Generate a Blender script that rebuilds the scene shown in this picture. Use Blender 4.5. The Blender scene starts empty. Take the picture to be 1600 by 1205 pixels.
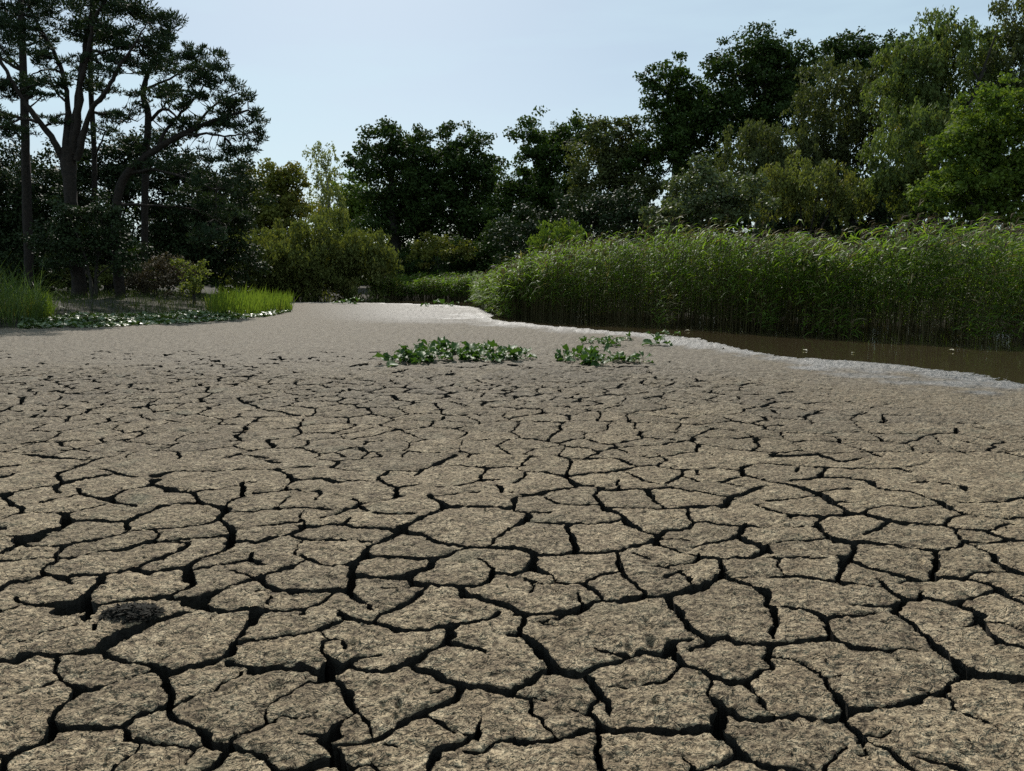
import bpy, math, random
import numpy as np
from mathutils import Vector

random.seed(7)
RNG = np.random.default_rng(11)
scene = bpy.context.scene
COL = scene.collection

# ------------------------------------------------------------------ camera
CAM_H = 1.45
FPX = 1203.0            # focal length in pixels of the 1600 px wide frame
HORIZON = 440.0
PITCH = math.atan((602.5 - HORIZON) / FPX)
cam_data = bpy.data.cameras.new('camera')
cam = bpy.data.objects.new('camera', cam_data)
COL.objects.link(cam)
cam.location = (0, 0, CAM_H)
cam.rotation_euler = (math.pi / 2 - PITCH, 0, 0)
cam_data.sensor_width = 36.0
cam_data.lens = 36.0 * FPX / 1600.0
cam_data.clip_start = 0.05
cam_data.clip_end = 3000
scene.camera = cam

# ------------------------------------------------------------------ sky and sun
SUN_EL, SUN_AZ = math.radians(44), math.radians(-12)      # azimuth measured from +Y, negative to the left
world = bpy.data.worlds.new('World')
scene.world = world
world.use_nodes = True
wn, wl = world.node_tree.nodes, world.node_tree.links
wn.clear()
w_out = wn.new('ShaderNodeOutputWorld')
w_bg = wn.new('ShaderNodeBackground')
w_sky = wn.new('ShaderNodeTexSky')
w_sky.sky_type = 'NISHITA'
w_sky.sun_disc = False
w_sky.sun_elevation = SUN_EL
w_sky.sun_rotation = SUN_AZ
w_sky.altitude = 50
w_sky.air_density = 1.0
w_sky.dust_density = 1.1
w_sky.ozone_density = 1.0
# a thin, even veil of high cloud over the whole sky
w_coord = wn.new('ShaderNodeTexCoord')
w_map = wn.new('ShaderNodeMapping'); w_map.inputs['Scale'].default_value = (1.6, 2.0, 9.0)
w_noise = wn.new('ShaderNodeTexNoise'); w_noise.inputs['Scale'].default_value = 1.3; w_noise.inputs['Detail'].default_value = 5
w_ramp = wn.new('ShaderNodeMapRange')
w_ramp.inputs['From Min'].default_value = 0.38; w_ramp.inputs['From Max'].default_value = 0.66
w_ramp.inputs['To Min'].default_value = 0.34; w_ramp.inputs['To Max'].default_value = 0.74
w_mix = wn.new('ShaderNodeMix'); w_mix.data_type = 'RGBA'
w_mix.inputs['B'].default_value = (7.2, 9.5, 10.4, 1)
w_bg.inputs['Strength'].default_value = 0.09
wl.new(w_coord.outputs['Generated'], w_map.inputs['Vector'])
wl.new(w_map.outputs['Vector'], w_noise.inputs['Vector'])
wl.new(w_noise.outputs['Fac'], w_ramp.inputs['Value'])
wl.new(w_ramp.outputs['Result'], w_mix.inputs['Factor'])
wl.new(w_sky.outputs['Color'], w_mix.inputs['A'])
wl.new(w_mix.outputs['Result'], w_bg.inputs['Color'])
wl.new(w_bg.outputs['Background'], w_out.inputs['Surface'])

sun_data = bpy.data.lights.new('sun', 'SUN')
sun_data.energy = 5.0
sun_data.angle = math.radians(0.53)
sun_data.color = (1.0, 0.95, 0.87)
sun = bpy.data.objects.new('sun', sun_data)
COL.objects.link(sun)
sun_dir = Vector((math.sin(SUN_AZ) * math.cos(SUN_EL), math.cos(SUN_AZ) * math.cos(SUN_EL), math.sin(SUN_EL)))
sun.rotation_euler = sun_dir.to_track_quat('Z', 'Y').to_euler()
sun.location = sun_dir * 60

scene.view_settings.view_transform = 'Standard'
scene.view_settings.look = 'None'
scene.view_settings.exposure = 0.0
scene.view_settings.gamma = 1.0
scene.view_settings.use_curve_mapping = False
scene.render.engine = 'CYCLES'
scene.cycles.use_denoising = False
scene.cycles.max_bounces = 6
scene.cycles.diffuse_bounces = 3
scene.cycles.glossy_bounces = 3
scene.cycles.transmission_bounces = 3
scene.cycles.transparent_max_bounces = 4
scene.cycles.caustics_reflective = False
scene.cycles.caustics_refractive = False

# ------------------------------------------------------------------ helpers
CP, SP = math.cos(PITCH), math.sin(PITCH)

def ray(px, py):
    xc = (np.asarray(px, float) - 800.0) / FPX
    yc = (602.5 - np.asarray(py, float)) / FPX
    return xc, CP + yc * SP, -SP + yc * CP

def ground(px, py, z=0.0):
    """Point of the level z seen at a place of the photograph (metres)."""
    dx, dy, dz = ray(px, py)
    t = (z - CAM_H) / dz
    return dx * t, dy * t

def at(px, py, Y):
    dx, dy, dz = ray(px, py)
    t = Y / dy
    return np.array([dx * t, Y, CAM_H + dz * t])

def project(x, y, z=0.0):
    d = y * CP - (z - CAM_H) * SP
    u = y * SP + (z - CAM_H) * CP
    d = np.maximum(d, 1e-3)
    return 800 + FPX * x / d, 602.5 - FPX * u / d

def hash2(ix, iy, seed=0):
    h = (ix.astype(np.int64) * 374761393 + iy.astype(np.int64) * 668265263 + seed * 1274126177) & 0xFFFFFFFF
    h = ((h ^ (h >> 13)) * 1274126177) & 0xFFFFFFFF
    h = ((h ^ (h >> 16)) * 2246822519) & 0xFFFFFFFF
    return ((h ^ (h >> 15)) & 0xFFFFFF) / float(0xFFFFFF)

def vnoise(x, y, s, seed=0):
    """value noise, -1..1, feature size s"""
    x = x / s; y = y / s
    ix = np.floor(x); iy = np.floor(y)
    fx = x - ix; fy = y - iy
    fx = fx * fx * (3 - 2 * fx); fy = fy * fy * (3 - 2 * fy)
    a = hash2(ix, iy, seed); b = hash2(ix + 1, iy, seed)
    c = hash2(ix, iy + 1, seed); d = hash2(ix + 1, iy + 1, seed)
    return ((a * (1 - fx) + b * fx) * (1 - fy) + (c * (1 - fx) + d * fx) * fy) * 2 - 1

def sstep(a, b, x):
    t = np.clip((x - a) / (b - a), 0, 1)
    return t * t * (3 - 2 * t)

def make_mesh(name, verts, tris=None, quads=None, mats=(), tri_mat=None, quad_mat=None, smooth=False, attrs=None):
    """mesh from arrays; tris (n,3) and quads (m,4)"""
    verts = np.asarray(verts, np.float32).reshape(-1, 3)
    tris = np.zeros((0, 3), np.int32) if tris is None else np.asarray(tris, np.int32).reshape(-1, 3)
    quads = np.zeros((0, 4), np.int32) if quads is None else np.asarray(quads, np.int32).reshape(-1, 4)
    me = bpy.data.meshes.new(name)
    me.vertices.add(len(verts))
    me.vertices.foreach_set('co', verts.ravel())
    nl = tris.size + quads.size
    npoly = len(tris) + len(quads)
    me.loops.add(nl)
    me.loops.foreach_set('vertex_index', np.concatenate([tris.ravel(), quads.ravel()]).astype(np.int32))
    me.polygons.add(npoly)
    st = np.concatenate([np.arange(len(tris)) * 3, tris.size + np.arange(len(quads)) * 4]).astype(np.int32)
    me.polygons.foreach_set('loop_start', st)
    for m in mats:
        me.materials.append(m)
    if tri_mat is not None or quad_mat is not None:
        tm = np.zeros(len(tris), np.int32) if tri_mat is None else np.asarray(tri_mat, np.int32)
        qm = np.zeros(len(quads), np.int32) if quad_mat is None else np.asarray(quad_mat, np.int32)
        me.polygons.foreach_set('material_index', np.concatenate([tm, qm]))
    me.polygons.foreach_set('use_smooth', np.full(npoly, bool(smooth)))
    if attrs:
        for k, v in attrs.items():
            a = me.attributes.new(k, 'FLOAT', 'POINT')
            a.data.foreach_set('value', np.asarray(v, np.float32))
    me.update(calc_edges=True)
    return me

def link(name, data, parent=None, loc=None, label=None, category=None, group=None, kind=None):
    o = bpy.data.objects.new(name, data)
    COL.objects.link(o)
    if parent is not None:
        o.parent = parent
    if loc is not None:
        o.location = loc
    if label: o['label'] = label
    if category: o['category'] = category
    if group: o['group'] = group
    if kind: o['kind'] = kind
    return o

# ------------------------------------------------------------------ materials
def new_mat(name):
    m = bpy.data.materials.new(name)
    m.use_nodes = True
    nt = m.node_tree
    bsdf = nt.nodes['Principled BSDF']
    return m, nt, bsdf

def nd(nt, typ, **kw):
    n = nt.nodes.new(typ)
    for k, v in kw.items():
        if hasattr(n, k) and not k[0].isupper():
            setattr(n, k, v)
        else:
            n.inputs[k].default_value = v
    return n

def ramp(nt, fac, stops):
    r = nt.nodes.new('ShaderNodeValToRGB')
    e = r.color_ramp.elements
    while len(e) < len(stops):
        e.new(0.5)
    for el, (p, c) in zip(e, stops):
        el.position = p
        el.color = (*c, 1) if len(c) == 3 else c
    nt.links.new(fac, r.inputs['Fac'])
    return r.outputs['Color']

def mixc(nt, a, b, fac, mode='MIX'):
    m = nt.nodes.new('ShaderNodeMix'); m.data_type = 'RGBA'; m.blend_type = mode
    for sock, v in (('A', a), ('B', b), ('Factor', fac)):
        if hasattr(v, 'is_linked'):
            nt.links.new(v, m.inputs[sock])
        elif isinstance(v, (tuple, list)):
            m.inputs[sock].default_value = (*v, 1) if len(v) == 3 else v
        else:
            m.inputs[sock].default_value = v
    return m.outputs['Result']

def mathn(nt, op, a, b=None, clamp=False):
    m = nt.nodes.new('ShaderNodeMath'); m.operation = op; m.use_clamp = clamp
    for i, v in enumerate((a, b)):
        if v is None: continue
        if hasattr(v, 'is_linked'): nt.links.new(v, m.inputs[i])
        else: m.inputs[i].default_value = v
    return m.outputs[0]

def mud_material():
    m, nt, b = new_mat('dried_mud')
    L = nt.links
    geo = nt.nodes.new('ShaderNodeNewGeometry')
    pos = geo.outputs['Position']
    def noise(scale, detail=3, rough=0.6, vec=pos):
        n = nd(nt, 'ShaderNodeTexNoise', Scale=scale, Detail=detail, Roughness=rough)
        L.new(vec, n.inputs['Vector'])
        return n.outputs['Fac']
    big = noise(0.35, 3)
    mid = noise(7.0, 6, 0.72)
    fine = noise(42.0, 2, 0.55)
    grain = noise(130.0, 1, 0.5)
    wet = nd(nt, 'ShaderNodeAttribute', attribute_name='wet').outputs['Fac']
    base = ramp(nt, mid, [(0.36, (0.145, 0.110, 0.064)), (0.5, (0.235, 0.187, 0.116)), (0.62, (0.335, 0.274, 0.180))])
    base = mixc(nt, base, (0.235, 0.176, 0.135), mathn(nt, 'MULTIPLY', big, 0.4))
    fl = ramp(nt, fine, [(0.36, (0.30, 0.27, 0.23)), (0.46, (0.85, 0.84, 0.82)), (0.62, (1.3, 1.3, 1.26))])
    base = mixc(nt, base, fl, 0.9, 'MULTIPLY')
    gl = ramp(nt, grain, [(0.38, (0.5, 0.47, 0.43)), (0.6, (1.2, 1.2, 1.2))])
    base = mixc(nt, base, gl, 0.6, 'MULTIPLY')
    # greenish algal stains
    st = noise(1.7, 3, 0.5)
    stm = nd(nt, 'ShaderNodeMapRange'); L.new(st, stm.inputs['Value'])
    stm.inputs['From Min'].default_value = 0.62; stm.inputs['From Max'].default_value = 0.75
    base = mixc(nt, base, (0.12, 0.125, 0.08), mathn(nt, 'MULTIPLY', stm.outputs['Result'], 0.5))
    wetc = mixc(nt, ramp(nt, mid, [(0.40, (0.040, 0.036, 0.031)), (0.5, (0.085, 0.077, 0.067)), (0.60, (0.145, 0.132, 0.116))]), fl, 0.5, 'MULTIPLY')
    oi = nt.nodes.new('ShaderNodeObjectInfo')
    tone = nd(nt, 'ShaderNodeMapRange'); L.new(oi.outputs['Random'], tone.inputs['Value'])
    tone.inputs['To Min'].default_value = 0.86; tone.inputs['To Max'].default_value = 1.14
    tc = nt.nodes.new('ShaderNodeCombineColor')
    for k in range(3): L.new(tone.outputs['Result'], tc.inputs[k])
    base = mixc(nt, base, tc.outputs['Color'], 1.0, 'MULTIPLY')
    dst = noise(2.6, 5, 0.65)
    dsm = nd(nt, 'ShaderNodeMapRange'); L.new(dst, dsm.inputs['Value'])
    dsm.inputs['From Min'].default_value = 0.55; dsm.inputs['From Max'].default_value = 0.68
    base = mixc(nt, base, (0.16, 0.118, 0.07), mathn(nt, 'MULTIPLY', dsm.outputs['Result'], 0.6))
    base = mixc(nt, base, wetc, mathn(nt, 'POWER', wet, 0.75))
    gloss = mathn(nt, 'POWER', wet, 2.6)
    L.new(base, b.inputs['Base Color'])
    rg = nd(nt, 'ShaderNodeMapRange'); L.new(gloss, rg.inputs['Value'])
    rg.inputs['To Min'].default_value = 0.85; rg.inputs['To Max'].default_value = 0.46
    L.new(rg.outputs['Result'], b.inputs['Roughness'])
    sp = nd(nt, 'ShaderNodeMapRange'); L.new(gloss, sp.inputs['Value'])
    sp.inputs['To Min'].default_value = 0.25; sp.inputs['To Max'].default_value = 0.85
    L.new(sp.outputs['Result'], b.inputs['Specular IOR Level'])
    # crumbs: domes with sharp crevices between, at two sizes, over a rough undulation
    wob = nd(nt, 'ShaderNodeTexNoise', Scale=30.0, Detail=2); L.new(pos, wob.inputs['Vector'])
    wv = nt.nodes.new('ShaderNodeVectorMath'); wv.operation = 'SCALE'; wv.inputs['Scale'].default_value = 0.035
    L.new(wob.outputs['Color'], wv.inputs[0])
    pv = nt.nodes.new('ShaderNodeVectorMath'); pv.operation = 'ADD'
    L.new(pos, pv.inputs[0]); L.new(wv.outputs['Vector'], pv.inputs[1])
    def crumbs(scale):
        v = nd(nt, 'ShaderNodeTexVoronoi', Scale=scale, Randomness=1.0); L.new(pv.outputs['Vector'], v.inputs['Vector'])
        return mathn(nt, 'POWER', v.outputs['Distance'], 1.6)
    hgt = mathn(nt, 'MULTIPLY', crumbs(32.0), -0.55)
    hgt = mathn(nt, 'ADD', hgt, mathn(nt, 'MULTIPLY', crumbs(85.0), -0.28))
    hgt = mathn(nt, 'ADD', hgt, mathn(nt, 'MULTIPLY', fine, 0.9))
    def crevice(scale, w):
        n = nd(nt, 'ShaderNodeTexNoise', Scale=scale, Detail=1.5, Roughness=0.5, Distortion=0.8); L.new(pos, n.inputs['Vector'])
        d = mathn(nt, 'ABSOLUTE', mathn(nt, 'SUBTRACT', n.outputs['Fac'], 0.5))
        return mathn(nt, 'MINIMUM', mathn(nt, 'DIVIDE', d, w), 1.0)
    hgt = mathn(nt, 'ADD', hgt, mathn(nt, 'MULTIPLY', crevice(14.0, 0.035), 0.45))
    hgt = mathn(nt, 'ADD', hgt, mathn(nt, 'MULTIPLY', crevice(5.5, 0.014), 0.7))
    hgt = mathn(nt, 'ADD', hgt, mathn(nt, 'MULTIPLY', crevice(33.0, 0.05), 0.30))
    soft = nd(nt, 'ShaderNodeMapRange'); L.new(wet, soft.inputs['Value'])
    soft.inputs['To Min'].default_value = 0.75; soft.inputs['To Max'].default_value = 0.5
    b1 = nd(nt, 'ShaderNodeBump', Distance=0.028); L.new(soft.outputs['Result'], b1.inputs['Strength'])
    L.new(hgt, b1.inputs['Height'])
    n18 = noise(17.0, 1.5, 0.5)
    b2 = nd(nt, 'ShaderNodeBump', Distance=0.06); L.new(soft.outputs['Result'], b2.inputs['Strength'])
    L.new(n18, b2.inputs['Height']); L.new(b1.outputs['Normal'], b2.inputs['Normal'])
    n6 = noise(6.0, 2, 0.5)
    b4 = nd(nt, 'ShaderNodeBump', Strength=0.8, Distance=0.05); L.new(n6, b4.inputs['Height']); L.new(b2.outputs['Normal'], b4.inputs['Normal'])
    b3 = nd(nt, 'ShaderNodeBump', Strength=1.0, Distance=0.0035)
    L.new(grain, b3.inputs['Height']); L.new(b4.outputs['Normal'], b3.inputs['Normal'])
    L.new(b3.outputs['Normal'], b.inputs['Normal'])
    return m

def simple_noise_mat(name, c1, c2, scale=8.0, rough=0.85, bump=0.02, detail=5, spec=0.3):
    m, nt, b = new_mat(name)
    geo = nt.nodes.new('ShaderNodeNewGeometry')
    n = nd(nt, 'ShaderNodeTexNoise', Scale=scale, Detail=detail, Roughness=0.65)
    nt.links.new(geo.outputs['Position'], n.inputs['Vector'])
    col = ramp(nt, n.outputs['Fac'], [(0.32, c1), (0.68, c2)])
    nt.links.new(col, b.inputs['Base Color'])
    b.inputs['Roughness'].default_value = rough
    b.inputs['Specular IOR Level'].default_value = spec
    bp = nd(nt, 'ShaderNodeBump', Strength=0.8, Distance=bump)
    nt.links.new(n.outputs['Fac'], bp.inputs['Height'])
    nt.links.new(bp.outputs['Normal'], b.inputs['Normal'])
    return m

def leaf_material(name, dark, light, accent=None, accent_amt=0.0, transl=0.28, rough=0.65, spec=0.10, clump=0.9):
    m, nt, b = new_mat(name)
    L = nt.links
    geo = nt.nodes.new('ShaderNodeNewGeometry')
    rnd = geo.outputs['Random Per Island']
    n = nd(nt, 'ShaderNodeTexNoise', Scale=clump, Detail=2)
    L.new(geo.outputs['Position'], n.inputs['Vector'])
    f = mathn(nt, 'ADD', mathn(nt, 'MULTIPLY', rnd, 0.5), mathn(nt, 'MULTIPLY', n.outputs['Fac'], 0.6), True)
    col = ramp(nt, f, [(0.25, dark), (0.85, light)])
    if accent:
        n2 = nd(nt, 'ShaderNodeTexNoise', Scale=0.55, Detail=2)
        L.new(geo.outputs['Position'], n2.inputs['Vector'])
        mr = nd(nt, 'ShaderNodeMapRange'); L.new(n2.outputs['Fac'], mr.inputs['Value'])
        mr.inputs['From Min'].default_value = 0.56; mr.inputs['From Max'].default_value = 0.72
        k = mathn(nt, 'MULTIPLY', mathn(nt, 'MULTIPLY', mr.outputs['Result'], accent_amt), mathn(nt, 'ADD', rnd, 0.3), True)
        col = mixc(nt, col, accent, k)
    L.new(col, b.inputs['Base Color'])
    b.inputs['Roughness'].default_value = rough
    b.inputs['Specular IOR Level'].default_value = spec
    tr = nt.nodes.new('ShaderNodeBsdfTranslucent')
    tc = mixc(nt, col, (1.25, 1.35, 0.55), 1.0, 'MULTIPLY')
    L.new(tc, tr.inputs['Color'])
    mx = nt.nodes.new('ShaderNodeMixShader')
    mx.inputs['Fac'].default_value = transl
    L.new(b.outputs['BSDF'], mx.inputs[1]); L.new(tr.outputs['BSDF'], mx.inputs[2])
    L.new(mx.outputs['Shader'], nt.nodes['Material Output'].inputs['Surface'])
    return m

def water_material():
    m, nt, b = new_mat('murky_water')
    L = nt.links
    b.inputs['Base Color'].default_value = (0.04, 0.030, 0.016, 1)
    b.inputs['Roughness'].default_value = 0.04
    b.inputs['IOR'].default_value = 1.33
    b.inputs['Specular IOR Level'].default_value = 0.5
    geo = nt.nodes.new('ShaderNodeNewGeometry')
    mp = nd(nt, 'ShaderNodeMapping'); mp.inputs['Scale'].default_value = (1.0, 2.2, 1.0)
    L.new(geo.outputs['Position'], mp.inputs['Vector'])
    n = nd(nt, 'ShaderNodeTexNoise', Scale=2.6, Detail=4, Roughness=0.5)
    L.new(mp.outputs['Vector'], n.inputs['Vector'])
    bp = nd(nt, 'ShaderNodeBump', Strength=0.10, Distance=0.02)
    L.new(n.outputs['Fac'], bp.inputs['Height'])
    L.new(bp.outputs['Normal'], b.inputs['Normal'])
    return m

M = {}
M['mud'] = mud_material()
M['damp_shaded'] = simple_noise_mat('damp_shaded_mud', (0.018, 0.016, 0.012), (0.045, 0.039, 0.03), 30, 0.85, 0.012)  # moist mud of the crack walls, darkened further with painted-in shade
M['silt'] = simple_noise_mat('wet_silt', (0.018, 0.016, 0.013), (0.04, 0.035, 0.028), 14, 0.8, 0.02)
M['bank'] = simple_noise_mat('leaf_litter', (0.014, 0.015, 0.008), (0.055, 0.043, 0.027), 2.5, 0.95, 0.05)
M['water'] = water_material()
M['bark'] = simple_noise_mat('grey_bark', (0.02, 0.018, 0.014), (0.06, 0.05, 0.04), 9, 0.9, 0.03)
M['pinebark'] = simple_noise_mat('pine_bark', (0.012, 0.010, 0.008), (0.04, 0.029, 0.022), 7, 0.9, 0.05)
M['birchbark'] = simple_noise_mat('birch_bark', (0.10, 0.09, 0.08), (0.45, 0.43, 0.4), 5, 0.8, 0.01)
M['oak'] = leaf_material('oak_leaves', (0.028, 0.052, 0.013), (0.068, 0.105, 0.024), transl=0.26)
M['oak_b'] = leaf_material('dark_oak_leaves', (0.024, 0.044, 0.013), (0.056, 0.086, 0.021), transl=0.22)
M['olive'] = leaf_material('olive_leaves', (0.055, 0.068, 0.026), (0.115, 0.128, 0.048), transl=0.28)
M['willow'] = leaf_material('willow_leaves', (0.07, 0.098, 0.030), (0.15, 0.185, 0.06), (0.34, 0.24, 0.03), 0.4, transl=0.34)
M['maple'] = leaf_material('maple_leaves', (0.065, 0.108, 0.022), (0.155, 0.205, 0.038), (0.28, 0.24, 0.03), 0.3, transl=0.36)
M['yellowing'] = leaf_material('yellowing_leaves', (0.09, 0.105, 0.025), (0.20, 0.195, 0.045), (0.22, 0.13, 0.04), 0.5, transl=0.3)
M['pale'] = leaf_material('pale_birch_leaves', (0.11, 0.13, 0.05), (0.24, 0.25, 0.11), (0.30, 0.22, 0.06), 0.4, transl=0.4)
M['sallow'] = leaf_material('sallow_leaves', (0.085, 0.105, 0.030), (0.19, 0.20, 0.06), (0.2, 0.15, 0.05), 0.4, transl=0.28)
M['hawthorn'] = leaf_material('hawthorn_leaves', (0.065, 0.085, 0.040), (0.135, 0.158, 0.075), transl=0.25, rough=0.5)
M['holly'] = leaf_material('holly_leaves', (0.018, 0.030, 0.012), (0.042, 0.062, 0.022), transl=0.1, rough=0.6, spec=0.15)
M['needle'] = leaf_material('pine_needles', (0.020, 0.036, 0.018), (0.050, 0.072, 0.034), transl=0.14, rough=0.6, clump=1.5)
M['drytwig'] = leaf_material('dry_twigs', (0.07, 0.055, 0.035), (0.14, 0.11, 0.07), transl=0.1)
M['shrubby'] = leaf_material('yellow_green_leaves', (0.09, 0.11, 0.03), (0.19, 0.21, 0.06), transl=0.35)
M['reedleaf'] = leaf_material('reed_leaves', (0.06, 0.115, 0.018), (0.17, 0.25, 0.04), (0.22, 0.21, 0.07), 0.35, transl=0.52, rough=0.5, spec=0.25)
M['reedstraw'] = leaf_material('straw_reed_leaves', (0.13, 0.11, 0.055), (0.27, 0.23, 0.12), transl=0.35)
M['reedstem'] = leaf_material('reed_stems', (0.05, 0.05, 0.02), (0.13, 0.10, 0.05), transl=0.1)
M['plume'] = leaf_material('reed_plumes', (0.055, 0.042, 0.030), (0.13, 0.10, 0.07), transl=0.25, rough=0.8)
M['iris'] = leaf_material('iris_blades', (0.06, 0.098, 0.020), (0.145, 0.19, 0.036), (0.25, 0.21, 0.06), 0.6, transl=0.45, rough=0.4)
M['sedge'] = leaf_material('sedge_blades', (0.05, 0.085, 0.03), (0.12, 0.16, 0.055), (0.22, 0.19, 0.06), 0.5, transl=0.35, rough=0.4)
M['padleaf'] = leaf_material('mat_leaves', (0.045, 0.085, 0.02), (0.12, 0.17, 0.05), transl=0.2, rough=0.4, spec=0.8)
M['plantleaf'] = leaf_material('broad_leaves', (0.026, 0.060, 0.014), (0.065, 0.125, 0.028), transl=0.3, rough=0.5, spec=0.2, clump=3)
M['deadleaf'] = leaf_material('bleached_leaf', (0.35, 0.32, 0.24), (0.6, 0.56, 0.45), transl=0.1)
M['grass'] = leaf_material('bank_grass', (0.025, 0.040, 0.012), (0.06, 0.078, 0.026), (0.16, 0.13, 0.07), 0.6, transl=0.25)

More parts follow.
